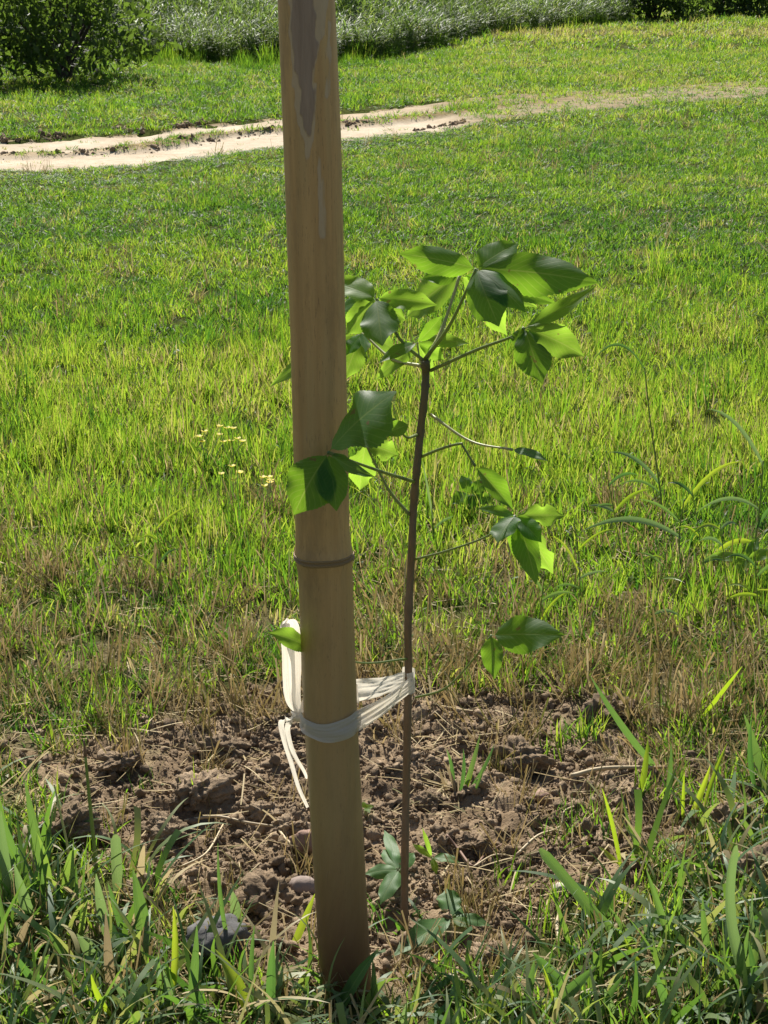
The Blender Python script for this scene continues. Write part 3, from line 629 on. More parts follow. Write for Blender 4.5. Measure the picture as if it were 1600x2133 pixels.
stone('pebble', 'small reddish pebble on the soil right of the sapling', 'pebble', 1126, 1664, 40, M_STONER, 14, (1, .7, .6), .25)
stone('pebble', 'tiny white pebble on top of a dark clod', 'pebble', 405, 1668, 18, M_STONEP, 17, (1, .7, .6), .25, .1)
stone('pebble', 'small tan pebble in the soil among the left grass', 'pebble', 312, 1918, 26, M_STONEP, 19, (1, .7, .8), .25)
clods = [(140, 1745, 130, 'large crumbly soil clod against the grass on the far left'), (342, 1745, 84, 'rounded dark soil clod in the middle of the bare patch'),
    (410, 1672, 104, 'broad soil clod with a white pebble on it'), (545, 1690, 66, 'dark soil clod left of the hanging plastic tails'),
    (600, 1735, 60, 'soil clod close against the left of the stake'), (470, 1575, 84, 'soil clod under the dry grass behind the bare patch'),
    (255, 1600, 70, 'soil clod at the dry grass edge on the left'), (985, 1770, 80, 'soil clod right of the stem with thin roots beside it'),
    (1085, 1600, 100, 'dark soil clod at the foot of the stubble right of the stem'), (1270, 1500, 96, 'dark soil clod in front of the upright stubble'),
    (1530, 1720, 90, 'soil clod under the grass at the right edge'), (1570, 1830, 110, 'dark soil lump beside the broad pale blade'),
    (560, 1880, 110, 'cracked soil clod in front of the pinkish stone'), (900, 1690, 60, 'small soil clod just behind the sapling stem'),
    (290, 1870, 90, 'crumbly soil clod behind the left broad grass'), (1020, 2010, 80, 'shaded soil clod below the low seedling'), (700, 1560, 60, 'soil clod seen just left of stem behind stake')]
for i, (px, py, w, lab) in enumerate(clods):
    stone('soil_clod', lab, 'soil clod', px, py, w, M_SOIL, 40 + i, (1, .85, .62), .55, .45, 'clods of dug soil', 5, rng.uniform(0, 6), 1.1)
def straw(name, label, pix, rad, mat=M_STRAW, lift=.006, cat='straw'):
    P = []
    for i, (x, y) in enumerate(pix):
        g = ground_at(x, y); P.append(g + Vector((0, 0, lift + .004 * (i % 2))))
    V, Fc = tube(catmull(P, 6), lambda t: rad * (1.1 - .5 * t), 6); c = P[0].copy()
    return tag(link(name, mesh(name, V, Fc, mat, True)), label, cat)
straw('straw_stem', 'long bent straw lying across the bare soil', [(385, 1716), (450, 1712), (520, 1722), (600, 1740)], .0028)
straw('straw_stem', 'short straw slanting down to the stake', [(575, 1738), (605, 1770), (645, 1792)], .0022)
straw('straw_stem', 'curved straw lying near the grey stone', [(375, 1815), (430, 1790), (465, 1725)], .0020)
straw('straw_stem', 'pale flat straw pointing at the right broad grass', [(1165, 1975), (1160, 1935), (1168, 1900)], .0032)
straw('straw_stem', 'straw lying flat at the front right of the soil', [(980, 2045), (1060, 2050), (1150, 2052)], .0024)
straw('straw_stem', 'thin straw crossing above the flat front straw', [(940, 2035), (1000, 2012), (1025, 1990)], .0014)
straw('straw_stem', 'thick yellowish straw lying below the stubble at right', [(1188, 1634), (1260, 1622), (1385, 1615)], .0042, lift=.014)
straw('straw_stem', 'straw lying sideways in front of right long blade', [(1105, 1925), (1160, 1930), (1210, 1936)], .0022)
straw('root_twig', 'crooked thin root lying on soil right of the stem', [(1075, 1790), (1120, 1760), (1165, 1735), (1175, 1710), (1195, 1695)], .0022, M_STRAW, .012, 'root')
straw('root_twig', 'forked root twig near the bright sprout', [(930, 1755), (955, 1790), (985, 1820), (1010, 1800), (1045, 1772)], .0022, M_TWIG, .012, 'root')
straw('root_twig', 'thin wavy root on the soil below the crooked root', [(985, 1822), (1030, 1798), (1080, 1795), (1125, 1790)], .0014, M_STRAW, .012, 'root')
straw('twig', 'reddish brown twig at the front edge by the straw', [(1000, 2075), (1040, 2072), (1085, 2065)], .0026, M_TWIG, .01, 'twig')

# ------------------------------------------------------------------ foreground grass clumps, blade by blade
def blade_from_px(bx, by, tx, ty, wpx, parent, mat, seed, blunt=False, lean=None, bow=None):
    rg = random.Random(seed); g = ground_at(bx, min(by, 2300)) - Vector((0, 0, .008))
    Yt = g.y + (rg.uniform(-.05, .04) if lean is None else lean)
    T = aty(tx, ty, Yt); mn = g.z + .012
    if T.z < mn:
        T = aty(tx, ty, gdist(ty) - .02)
    wd = wpx * depth(g) / F; nv = camdir(rg.uniform(-.9, .9), rg.uniform(.0, 1.3), .85)
    me = blade_mesh(g, T, wd, nv, bow if bow is not None else rg.uniform(-.16, .16), rg.uniform(.15, .4), blunt, 0, seed, mat)
    return link('blade', me, parent)
def clump(label, blades, name='grass_clump', group='broad-leaved grass clumps around the dug soil'):
    xs = sum(b[0] for b in blades) / len(blades); ys = min(2200, sum(b[1] for b in blades) / len(blades)); e = empty(name, ground_at(xs, ys)); tag(e, label, 'grass', group)
    for i, b in enumerate(blades):
        bx, by, tx, ty, w = b[:5]; k = b[5] if len(b) > 5 else ''
        mat = M_BLADEY if 'y' in k else M_BLADEP if 'p' in k else M_BLADED if 'd' in k else M_BLADE
        blade_from_px(bx, by, tx, ty, w, e, mat, int(bx * 3 + by + i * 17), 'b' in k)
clump('broad grass clump at the left edge with tall split blade', [(100, 1840, 52, 1625, 20), (60, 1830, -10, 1650, 18), (30, 1900, 2, 1690, 22, 'p'), (-40, 1935, 92, 2000, 24, 'y'), (70, 1930, 30, 1800, 26, 'p'), (40, 1990, -20, 1760, 22), (110, 1900, 90, 1750, 14), (20, 2010, 70, 1905, 18, 'd')])
clump('broad grass clump with a blunt cut pale blade, left foreground', [(245, 1862, 240, 1738, 28, 'bp'), (300, 1972, 277, 1812, 30), (230, 1960, 200, 1820, 22, 'p'), (265, 1960, 225, 1840, 20), (232, 2060, 220, 1900, 20, 'd'), (190, 1970, 165, 1950, 24, 'p'), (215, 2010, 160, 1945, 26, 'p'), (270, 2010, 215, 1905, 20, 'b'), (170, 2030, 95, 1930, 18)])
clump('grass clump in front of the grey stone with bright upright blade', [(358, 2078, 361, 1888, 22, 'y'), (390, 2118, 410, 1928, 20), (430, 2130, 395, 2015, 16), (340, 2100, 330, 1985, 14), (370, 2120, 340, 2020, 18, 'p'), (486, 1985, 454, 1756, 10), (495, 1930, 484, 1855, 24, 'p'), (435, 2010, 470, 1965, 10, 'p')])
clump('grass clump between grey stone and stake with wide leaning blades', [(522, 2118, 448, 1978, 28, 'y'), (528, 2122, 530, 1928, 16), (565, 2120, 570, 1960, 20), (590, 2060, 572, 1990, 24, 'p'), (604, 1975, 656, 1862, 16, 'y'), (560, 2040, 610, 2010, 14), (600, 2110, 690, 2050, 22, 'p'), (620, 2130, 640, 2040, 16), (555, 2135, 590, 2010, 16, 'p')])
clump('grass blades leaning across the foot of the stake', [(702, 2104, 788, 1978, 30), (772, 2108, 776, 1998, 16), (800, 2120, 835, 2070, 18), (735, 2135, 690, 2055, 14), (850, 2130, 875, 2040, 18), (830, 2140, 850, 2085, 20, 'p')])
clump('low bright grass blades at the bottom left corner', [(57, 2070, 152, 2108, 20, 'y'), (150, 2080, 60, 2020, 22), (110, 2120, 20, 2060, 18, 'p'), (210, 2110, 130, 2010, 20), (250, 2120, 190, 2030, 22, 'y'), (300, 2110, 235, 2045, 18, 'p'), (100, 2060, 30, 1985, 20), (290, 2130, 275, 2030, 24, 'p'), (330, 2120, 268, 2010, 16), (180, 2130, 150, 2050, 18, 'd'), (60, 2130, 10, 2080, 20, 'd')])
clump('grass clump with one long blunt blade reaching over bare soil', [(1292, 1968, 1124, 1768, 28, 'b'), (1320, 1990, 1228, 1880, 18), (1405, 1972, 1346, 1810, 18), (1340, 1990, 1270, 1890, 14), (1380, 2000, 1340, 1925, 22, 'p'), (1311, 2004, 1466, 2085, 14), (1350, 2010, 1300, 1950, 14, 'y')])
clump('crossing dark grass blades at the bottom right of the soil', [(1130, 2136, 1242, 2012, 30), (1190, 2064, 1110, 1985, 30), (1086, 2128, 1113, 2000, 20), (1012, 2134, 1023, 2048, 24, 'y'), (992, 2136, 1000, 2060, 14), (1160, 2120, 1130, 2010, 12, 'y'), (1210, 2140, 1170, 2050, 18), (1240, 2130, 1300, 2030, 16), (1250, 2130, 1200, 2040, 20)])
clump('tall broad pale grass blades at the right edge', [(1566, 2065, 1531, 1762, 36, 'bp'), (1575, 2000, 1612, 1880, 40, 'p'), (1545, 2070, 1580, 1930, 24), (1510, 2075, 1560, 1930, 18), (1484, 2005, 1464, 1868, 16), (1590, 1990, 1570, 1850, 22, 'p'), (1600, 2090, 1560, 1960, 18), (1520, 2010, 1490, 1920, 12)])
clump('low grass blades in the bottom right corner', [(1420, 2130, 1370, 2030, 20), (1470, 2125, 1530, 2050, 22, 'y'), (1390, 2080, 1440, 1990, 16), (1440, 2110, 1410, 2000, 18, 'p'), (1540, 2135, 1500, 2070, 20), (1340, 2120, 1320, 2030, 18), (1300, 2125, 1260, 2060, 22, 'p'), (1590, 2130, 1580, 2060, 20, 'd'), (1370, 2135, 1400, 2075, 22)])
clump('slender upright blades beside the thick yellowish straw', [(1330, 1665, 1350, 1538, 13, 'y'), (1379, 1688, 1398, 1548, 13), (1382, 1605, 1230, 1408, 15), (1296, 1808, 1254, 1642, 9, 'y'), (1300, 1808, 1245, 1762, 12, 'y')])
clump('bright yellow-green blade group near the right edge', [(1446, 1505, 1546, 1388, 15, 'y'), (1431, 1714, 1480, 1594, 13, 'y'), (1461, 1698, 1515, 1548, 12, 'y'), (1425, 1712, 1426, 1608, 8, 'y'), (1405, 1705, 1417, 1660, 16, 'y'), (1598, 1645, 1550, 1488, 18), (1580, 1650, 1565, 1500, 14)])
clump('small green tuft in the soil right of the stem', [(945, 1640, 930, 1560, 10), (955, 1650, 965, 1560, 10), (965, 1640, 1000, 1530, 10), (975, 1640, 1030, 1550, 9), (960, 1650, 990, 1570, 10, 'y'), (985, 1650, 1010, 1590, 8), (940, 1650, 915, 1600, 8, 'd'), (950, 1655, 925, 1585, 8, 'd')])
# tall weed stalks
def stalk(label, pts_px, blades, rad=.0016, mat=M_PET, Y=None, seed=1, head=False):
    g = ground_at(*pts_px[0]); e = empty('grass_stalk', g); tag(e, label, 'grass', 'tall grass stalks'); Yv = g.y
    P = [g - Vector((0, 0, .01))] + [aty(x, y, Yv) for x, y in pts_px[1:]]
    tube_obj('culm', catmull(P, 6), lambda t: rad * (1.1 - .5 * t), mat, e)
    for i, (bx, by, tx, ty, w, bow, k) in enumerate(blades):
        B = aty(bx, by, Yv); T = aty(tx, ty, Yv + random.uniform(-.06, .04)); wd = .68 * w * depth(B) / F
        mt = M_BLADEY if 'y' in k else M_BLADEP if 'p' in k else M_BLADE
        link('blade', blade_mesh(B, T, wd, camdir(.1, .15, 1), .02, .25, False, .0, seed * 31 + i, mt, arch=-bow * 1.6), e)
    if head:
        V, Fc = tube([P[-1] + (P[-1] - P[-2]).normalized() * k * .008 for k in range(4)], lambda t: .003 * (1 - .6 * t), 6); link('seed_head', mesh('seed_head', V, Fc, M_TWIG, True), e)
stalk('thick pale grass stalk with a dark seed head at left', [(205, 1850), (196, 1760), (186, 1660), (178, 1575)], [(200, 1800, 214, 1770, 8, .1, '')], .0032, M_PET, None, 2, True)
stalk('thin leaning grass stalk beside the thick one at left', [(155, 1838), (140, 1760), (125, 1690), (113, 1634)], [], .002, M_PETP, None, 3)
stalk('tall grass stalk with a curled top leaf beyond the sapling', [(1385, 1130), (1375, 1020), (1355, 880), (1343, 765)], [(1343, 770, 1228, 762, 9, -.45, ''), (1375, 1010, 1268, 942, 13, -.18, 'p'), (1378, 1030, 1290, 1010, 9, -.2, '')], .0022, M_PET, None, 4)
stalk('tall grass stalk with arching pale leaves at the right edge', [(1560, 1200), (1580, 1080), (1590, 960)], [(1590, 970, 1475, 852, 13, -.2, 'p'), (1580, 1060, 1450, 1068, 12, -.25, 'p'), (1575, 1100, 1640, 1040, 12, -.2, ''), (1570, 1130, 1480, 1160, 16, -.2, 'y')], .0022, M_PET, None, 5)
stalk('weed stalk with a broad drooping pale leaf', [(1420, 1200), (1415, 1120), (1425, 1040)], [(1418, 1120, 1210, 1108, 18, -.2, 'p'), (1420, 1060, 1548, 962, 12, -.2, 'y'), (1418, 1090, 1330, 1040, 9, -.1, '')], .002, M_PET, None, 6)
stalk('dark thin grass stalk near the middle of the lawn', [(905, 1140), (900, 1060), (912, 965)], [(905, 1100, 945, 1075, 8, -.1, 'p'), (902, 1080, 880, 960, 7, -.1, 'p')], .0015, M_PET, None, 7)

for i, (x0, y0, x1, y1, lab) in enumerate([(1480, 1250, 1440, 1010, 'thin upright grass stalk between the arching pale leaves'), (1300, 1180, 1258, 960, 'fine leaning grass stalk right of the drooping sapling leaf'), (1530, 1330, 1500, 1090, 'thin bent grass stalk low at the right edge'), (1210, 1270, 1196, 1080, 'short fine grass stalk above the lowest sapling leaf'), (1590, 1330, 1572, 1130, 'fine grass stalk touching the right edge'), (1350, 1330, 1395, 1120, 'fine grass stalk leaning right below the broad drooping leaf'), (1120, 1330, 1135, 1190, 'short fine stalk under the drooping sapling leaves'), (330, 1240, 322, 1080, 'fine upright grass stalk in the dry grass at left')]):
    rg = random.Random(900 + i); bl = []
    for k in range(4):
        f = rg.uniform(.2, .95); sx = 1 if k % 2 else -1; bx, by = x0 + (x1 - x0) * f, y0 + (y1 - y0) * f; ln = rg.uniform(45, 110)
        bl.append((bx, by, bx + sx * ln * rg.uniform(.5, 1), by - ln * rg.uniform(-.2, .8), rg.uniform(7, 12), -rg.uniform(.08, .28), rg.choice(['', 'y', 'p', 'y'])))
    stalk(lab, [(x0, y0), ((x0 + x1) / 2 + rg.uniform(-8, 8), (y0 + y1) / 2), (x1, y1)], bl, .0014, M_PET, None, 40 + i)

# ------------------------------------------------------------------ yellow flowers
def flower(label, px, py, n, seed):
    rg = random.Random(seed); g0 = ground_at(px, py + 75); e = empty('yellow_wildflower', g0); tag(e, label, 'wildflower', 'yellow wildflowers in the grass')
    for i in range(n):
        top = aty(px + rg.uniform(-26, 26), py + rg.uniform(-18, 16), g0.y + rg.uniform(-.04, .04))
        tube_obj('flower_stem', catmull([g0, (g0 + top) / 2 + Vector((rg.uniform(-.01, .01), 0, 0)), top], 4), .0010, M_PETP, e, 5)
        V = []; Fc = []
        for k in range(6):
            a = k * math.pi / 3 + rg.random(); d = Vector((math.cos(a), math.sin(a), .45)) * .010; s = Vector((-math.sin(a), math.cos(a), 0)) * .0045; b = len(V)
            V += [top, top + d * .6 + s, top + d, top + d * .6 - s]; Fc.append((b, b + 1, b + 2, b + 3))
        link('flower_head', mesh('flower_head', V, Fc, M_PETAL), e)
flower('pair of yellow flower sprays left of the stake', 440, 910, 5, 1); flower('yellow flower spray closest left of the stake, higher one', 482, 906, 6, 2)
flower('low yellow flower spray below the others', 474, 988, 5, 3); flower('yellow flower spray nearly touching the stake', 562, 1010, 5, 4)

# ------------------------------------------------------------------ bushes
def bush(label, cx, cy, rx, ry, h, nl, ls, seed):
    rg = np.random.default_rng(seed); z0 = gz1(cx, cy); e = empty('bush', (cx, cy, z0)); tag(e, label, 'bush', 'bushes at the edge of the reeds')
    V = []; Fc = []; T = []
    nb = 9; tips = []
    for i in range(nb):
        a = rg.uniform(0, 6.28); r = rg.uniform(.2, .75); tip = Vector((cx + math.cos(a) * rx * r, cy + math.sin(a) * ry * r, z0 + h * rg.uniform(.45, .9))); tips.append(tip)
        P = [Vector((cx + rg.uniform(-.1, .1), cy + rg.uniform(-.1, .1), z0 - .05)), Vector((cx, cy, z0)).lerp(tip, .5) + Vector((rg.uniform(-.1, .1), 0, .1)), tip]
        v, f = tube(catmull(P, 5), lambda t: .022 * (1 - .75 * t), 6); b = len(V); V += v; Fc += [tuple(q + b for q in ff) for ff in f]
    link('trunk', mesh('trunk', V, Fc, M_WOOD), e)
    ncl = 46; cs = []
    for i in range(ncl):
        a = rg.uniform(0, 6.28); u = rg.uniform(0, 1); r = math.sqrt(rg.uniform(.15, 1)); zz = u * h * .95
        k = math.sqrt(max(0.08, 1 - (max(0, u - .25) / .8) ** 2)); cs.append((cx + math.cos(a) * rx * r * k, cy + math.sin(a) * ry * r * k, z0 + zz, rg.uniform(.6, 1.3)))
    n = nl; ci = rg.integers(0, ncl, n); C = np.array(cs)[ci]
    off = rg.normal(0, 1, (n, 3)) * (np.array([rx, ry, h * .5]) * .17)[None] * C[:, 3:4]; P = C[:, :3] + off; P[:, 2] = np.maximum(P[:, 2], z0 + .02)
    d = rg.normal(0, 1, (n, 3)); d[:, 2] -= .3; d /= np.linalg.norm(d, axis=1)[:, None]; q = np.cross(d, rg.normal(0, 1, (n, 3))); q /= np.linalg.norm(q, axis=1)[:, None]
    L = ls * rg.uniform(.6, 1.5, (n, 1)); wd = L * .2
    VV = np.stack([P, P + d * L * .5 + q * wd, P + d * L, P + d * L * .5 - q * wd], 1).reshape(-1, 3); FF = np.arange(4 * n).reshape(n, 4)
    me = fast_mesh('crown', VV, FF, M_BUSH); attr(me, 'bt', np.repeat(rg.uniform(0, 1, n), 4)); link('crown', me, e)
bush('dark leafy bush at the upper left beside the track', -2.9, 17.7, .8, .8, 1.35, 3800, .085, 1)
bush('dark scrubby bush behind the reeds in the top left corner', -3.75, 20.8, .9, .8, 1.5, 6000, .08, 6)
bush('dark bush at the left edge, in front of the reeds', -4.1, 17.0, .8, .8, 1.6, 4200, .085, 2)
bush('dark round bush where the reeds end on the right', 3.95, 29.2, .75, .6, .9, 4500, .09, 3)
bush('tall dark bush behind the field at the far right corner', 5.25, 31.0, .8, .6, .85, 4500, .09, 4)

# ------------------------------------------------------------------ stuff: grass, reeds, crumbs, litter
def proto(name, V, Fl, mat, bt=None, h=None):
    me = bpy.data.meshes.new(name); me.from_pydata(V, [], Fl); me.update(); me.materials.append(mat); me.polygons.foreach_set('use_smooth', [True] * len(me.polygons))
    if bt is not None: attr(me, 'bt', bt); attr(me, 'h', h)
    return bpy.data.objects.new(name, me)
def add_blade(V, Fl, bt, hh, base, az, lean, L, w, curve, seg=4, t=.5, face=None, blunt=False):
    d = Vector((math.cos(az), math.sin(az), 0)); fa = az + math.pi / 2 if face is None else face; s = Vector((math.cos(fa), math.sin(fa), 0))
    p = Vector(base); ang = lean; b = len(V); step = L / seg
    for i in range(seg + 1):
        u = i / seg; ww = w * (.7 + .3 * min(1, u * 3)) * (1 - u ** 2.2)
        if i == seg and not blunt: V.append(tuple(p)); bt.append(t); hh.append(u)
        else:
            if blunt: ww = w * (.8 + .2 * u)
            V.append(tuple(p - s * ww / 2)); V.append(tuple(p + s * ww / 2)); bt.extend([t, t]); hh.extend([u, u])
        p = p + (d * math.sin(ang) + Vector((0, 0, 1)) * math.cos(ang)) * step; ang += curve / seg
    for i in range(seg):
        a = b + 2 * i
        if i == seg - 1 and not blunt: Fl.append((a, a + 1, a + 2))
        else: Fl.append((a, a + 1, a + 3, a + 2))
def tufts(prefix, n, mat, nb, rad, Lr, Wr, leanr, curver, seg=4, blunt=0., into=None):
    c = into or bpy.data.collections.new(prefix + '_tufts')
    for k in range(n):
        rg = random.Random(hash(prefix) % 1000 * 0 + len(prefix) * 100 + k); V, Fl, bt, hh = [], [], [], []
        for i in range(nb):
            a = rg.uniform(0, 6.28); r = rad * math.sqrt(rg.random())
            add_blade(V, Fl, bt, hh, (math.cos(a) * r, math.sin(a) * r, -.004), rg.uniform(0, 6.28), abs(rg.gauss(0, 1)) * leanr, rg.uniform(*Lr), rg.uniform(*Wr), rg.uniform(*curver), seg, rg.random(), rg.uniform(0, 6.28) if rg.random() < .5 else None, rg.random() < blunt)
        c.objects.link(proto(f'{prefix}_{k:02d}', V, Fl, mat, bt, hh))
    return c
def scatter(name, col, P, rot, scl, idx, tint, label, cat):
    me = bpy.data.meshes.new(name); me.vertices.add(len(P)); me.vertices.foreach_set('co', np.ascontiguousarray(P, np.float32).ravel()); me.update()
    attr(me, 'rot', rot, 'FLOAT_VECTOR'); attr(me, 'scl', scl if np.ndim(scl) == 2 else np.repeat(np.asarray(scl)[:, None], 3, 1), 'FLOAT_VECTOR'); attr(me, 'idx', idx, 'INT'); attr(me, 'tint', tint)
    g = bpy.data.node_groups.new(name, 'GeometryNodeTree'); g.interface.new_socket('Geometry', in_out='INPUT', socket_type='NodeSocketGeometry'); g.interface.new_socket('Geometry', in_out='OUTPUT', socket_type='NodeSocketGeometry')
    N = g.nodes; L = g.links; i = N.new('NodeGroupInput'); o = N.new('NodeGroupOutput'); ip = N.new('GeometryNodeInstanceOnPoints'); ci = N.new('GeometryNodeCollectionInfo')
    ci.inputs['Collection'].default_value = col; ci.inputs['Separate Children'].default_value = True; ci.inputs['Reset Children'].default_value = True
    def na(nm, dt):
        n = N.new('GeometryNodeInputNamedAttribute'); n.data_type = dt; n.inputs['Name'].default_value = nm; return n.outputs['Attribute']
    L.new(i.outputs[0], ip.inputs['Points']); L.new(ci.outputs[0], ip.inputs['Instance']); ip.inputs['Pick Instance'].default_value = True
    L.new(na('idx', 'INT'), ip.inputs['Instance Index']); L.new(na('rot', 'FLOAT_VECTOR'), ip.inputs['Rotation']); L.new(na('scl', 'FLOAT_VECTOR'), ip.inputs['Scale']); L.new(ip.outputs[0], o.inputs[0])
    ob = link(name, me); md = ob.modifiers.new('scatter', 'NODES'); md.node_group = g
    return tag(ob, label, cat, None, 'stuff')
def wedge(y0, y1, dens):
    hw = lambda y: y * .38 + .5
    n = int(dens * (y1 - y0) * (hw(y0) + hw(y1)))
    y = rng.uniform(y0, y1, int(n * 1.6)); x = rng.uniform(-1, 1, len(y)) * hw(y1); k = np.abs(x) < hw(y); return x[k][:n], y[k][:n]
def rots(n, tilt=.12): return np.stack([rng.normal(0, tilt, n), rng.normal(0, tilt, n), rng.uniform(0, 6.283, n)], -1)

T_LAWN = tufts('lawn', 10, M_LAWN, 16, .03, (.035, .075), (.0022, .0042), .38, (.1, 1.1))
tufts('lawnspread', 8, M_LAWN, 15, .035, (.025, .06), (.003, .0065), .8, (.2, 1.6), 4, .1, T_LAWN)
T_STRAW = tufts('straw', 8, M_DRY, 16, .03, (.03, .09), (.0014, .0034), .55, (-.3, .9), 3, .4)
T_BROAD = tufts('broad', 8, M_BROAD, 7, .035, (.06, .15), (.005, .012), .6, (.3, 1.8), 7, .08)
# lawn
Xs, Ys, Sc, Ti, Ix = [], [], [], [], []
for y0, y1, dens, sc in ((2.0, 3.6, 900, .85), (3.6, 5.0, 900, .95), (5.0, 7.5, 620, 1.0), (7.5, 13, 680, 1.1), (13, 22, 230, 1.5), (22, 48, 50, 2.4)):
    x, y = wedge(y0, y1, dens); n = len(x)
    S = soil(x, y); b = bare_track(x, y)
    nz = pn(x * 1.1, y * 1.1, 41); n2 = pn(x * 4, y * 4, 42); n3 = pn(x * .35, y * .6, 43)
    edge = 1 - sst(3.2, 4.0, y)                        # thin, trampled ring behind the dug soil
    keep = rng.random(n) < (1 - (.985 - (.10 + .40 * sst(.05, .4, x)) * sst(.05, .3, pn(x * 7, y * 7, 46))) * sst(.15, .75, S)) * (1 - .97 * sst(.12, .5, b)) * (1 - edge * (.12 + .45 * sst(-.1, .35, n2))) * np.where(y < 2.35, .35, 1.)
    x, y, nz, n2, n3 = x[keep], y[keep], nz[keep], n2[keep], n3[keep]; n = len(x)
    t = .41 - .05 * sst(5.5, 9, y) + .22 * nz + .18 * n2 + .16 * n3 + rng.normal(0, .13, n)
    t += .20 * np.exp(-((y - 5.2) / .8) ** 2)         # lush young growth behind the stubble
    t += np.where(y > 13, .04, 0) + .28 * np.exp(-((y - 24.5 - .3 * x) / 1.6) ** 2) * sst(.3, 1.5, x) + .12 * sst(14, 17, y) * sst(0, 1, x)
    hgt = sc * rng.uniform(.7, 1.25, n) * (1 + .25 * n2) * (1.0 + .35 * np.exp(-((y - 5.0) / .8) ** 2) - .45 * sst(5.6, 9.0, y)) * (1 + .5 * sst(.15, .5, pn(x * 2.1, y * 2.1, 49))) * (1 - .62 * (1 - .45 * sst(.2, .9, x)) * np.exp(-((y - polyY(RUT1, x) + .5) / .9) ** 2))
    tall = rng.random(n) < .02 * (y > 4); hgt = np.where(tall, hgt * 2.0, hgt); t = np.where(tall, t - .2, t)
    dryp = rng.random(n) < .05 + .10 * sst(.1, .5, pn(x * 2.3, y * 2.3, 47)); t = np.where(dryp, .85, t)
    Xs.append(x); Ys.append(y); Sc.append(np.stack([sc * rng.uniform(.8, 1.2, n)] * 2 + [hgt], -1)); Ti.append(t)
    Ix.append(np.where(rng.random(n) < .3 + .3 * sst(5.5, 8.5, y), rng.integers(10, 18, n), rng.integers(0, 10, n)))
x, y = np.concatenate(Xs), np.concatenate(Ys); n = len(x)
scatter('lawn_grass', T_LAWN, np.stack([x, y, gz(x, y)], -1), rots(n), np.concatenate(Sc), np.concatenate(Ix), np.clip(np.concatenate(Ti), 0, 1), 'short sunlit green grass covering the field', 'grass')
# dry stubble
Xs, Ys, Ss = [], [], []
for y0, y1, dens, sc in ((2.0, 3.0, 420, .8), (3.0, 4.4, 900, 1.0), (4.4, 7, 90, 1.0), (7, 14, 30, 1.1)):
    x, y = wedge(y0, y1, dens); S = soil(x, y); n2 = pn(x * 5, y * 5, 52)
    right = sst(.0, .35, x) * (1 - sst(3.2, 3.5, y)) * .5 + .25 * sst(2.85, 3.15, y) * (1 - sst(3.4, 3.6, y))
    ring = sst(.02, .3, S) * (1 - sst(.75, .98, S))
    pr = np.where(y < 4.4, (.05 + .55 * sst(.05, .4, pn(x * 6, y * 6, 58)) + .85 * (1 - S) * (y < 2.6) + .5 * ring + .27 * (1 - S) * (y > 2.9) * (1 - sst(3.5, 4.2, y) * .85) + right) * (.45 + .9 * sst(-.2, .4, n2)), .6 * sst(-.1, .4, n2)) * (1 - bare_track(x, y))
    k = rng.random(len(x)) < pr; Xs.append(x[k]); Ys.append(y[k]); Ss.append(np.full(k.sum(), sc))
x, y = np.concatenate(Xs), np.concatenate(Ys); n = len(x); s = np.concatenate(Ss) * rng.uniform(.6, 1.3, n)
scatter('dry_grass', T_STRAW, np.stack([x, y, gz(x, y)], -1), rots(n, .25), s, rng.integers(0, 8, n), np.clip(rng.normal(.5, .2, n), 0, 1), 'straw-coloured dry cut grass around the dug soil', 'grass')
# broad-leaved turf near the camera
x, y = wedge(1.75, 2.75, 620); S = soil(x, y)
dl = np.where(x < 0, sst(.0, .5, -x - .06 - .9 * np.maximum(0, y - 2.25)), sst(.0, .5, x - .10 - .75 * np.maximum(0, y - 2.2)))
pr = (1 - S) * .9 + .0; pr *= sst(0, .2, np.where(y < 2.2, 1., np.abs(x) - .12 - .62 * (y - 2.2))) ; k = rng.random(len(x)) < pr; x, y = x[k], y[k]; n = len(x)
scatter('broad_grass', T_BROAD, np.stack([x, y, gz(x, y)], -1), rots(n, .3), rng.uniform(.55, 1.2, n), rng.integers(0, 8, n), np.clip(rng.normal(.42, .24, n) + .45 * (rng.random(n) < .2), 0, 1), 'broad-leaved turf growing thickly along the near edge of the soil', 'grass')
# soil crumbs
cc = bpy.data.collections.new('crumb_set')
for k in range(8):
    cc.objects.link(bpy.data.objects.new(f'crumb_{k}', lump('crumb', None, 1.0, M_SOIL, None, 70 + k, 2, .75, 1.7, (1, .9, .75), 1.2)))
x = rng.uniform(-.75, .8, 90000); y = rng.uniform(2.0, 3.5, 90000); k = rng.random(90000) < soil(x, y) * (.35 + .65 * sst(-.3, .3, pn(x * 8, y * 8, 55))); x, y = x[k], y[k]; n = len(x)
sz = .0011 * (1 / np.maximum(rng.random(n), .008)) ** .5; sz = np.clip(sz, .0010, .0095)
# dark churned ridges on the track
rx_ = []; ry_ = []
for P, off, a, b, cnt in ((RUT2, .52, -3.2, -1.2, 800), (RUT1, .52, -2.4, -.1, 700), (RUT1, -.1, .2, .7, 260)):
    xx = rng.uniform(a, b, cnt); rx_.append(xx); ry_.append(polyY(P, xx) + off + rng.normal(0, .07, cnt) + .08 * pn(xx * 2, xx * 0, 81))
rx_, ry_ = np.concatenate(rx_), np.concatenate(ry_); kk = rng.random(len(rx_)) < sst(-.25, .35, pn(rx_ * 3.3, ry_ * 3.3, 83)); rx_, ry_ = rx_[kk], ry_[kk]; m_ = len(rx_)
P = np.concatenate([np.stack([x, y, gz(x, y) + sz * .35], -1), np.stack([rx_, ry_, gz(rx_, ry_) + .004], -1)]); szz = np.concatenate([sz, rng.uniform(.003, .006, m_) * (1 / np.maximum(rng.random(m_), .06)) ** .5])
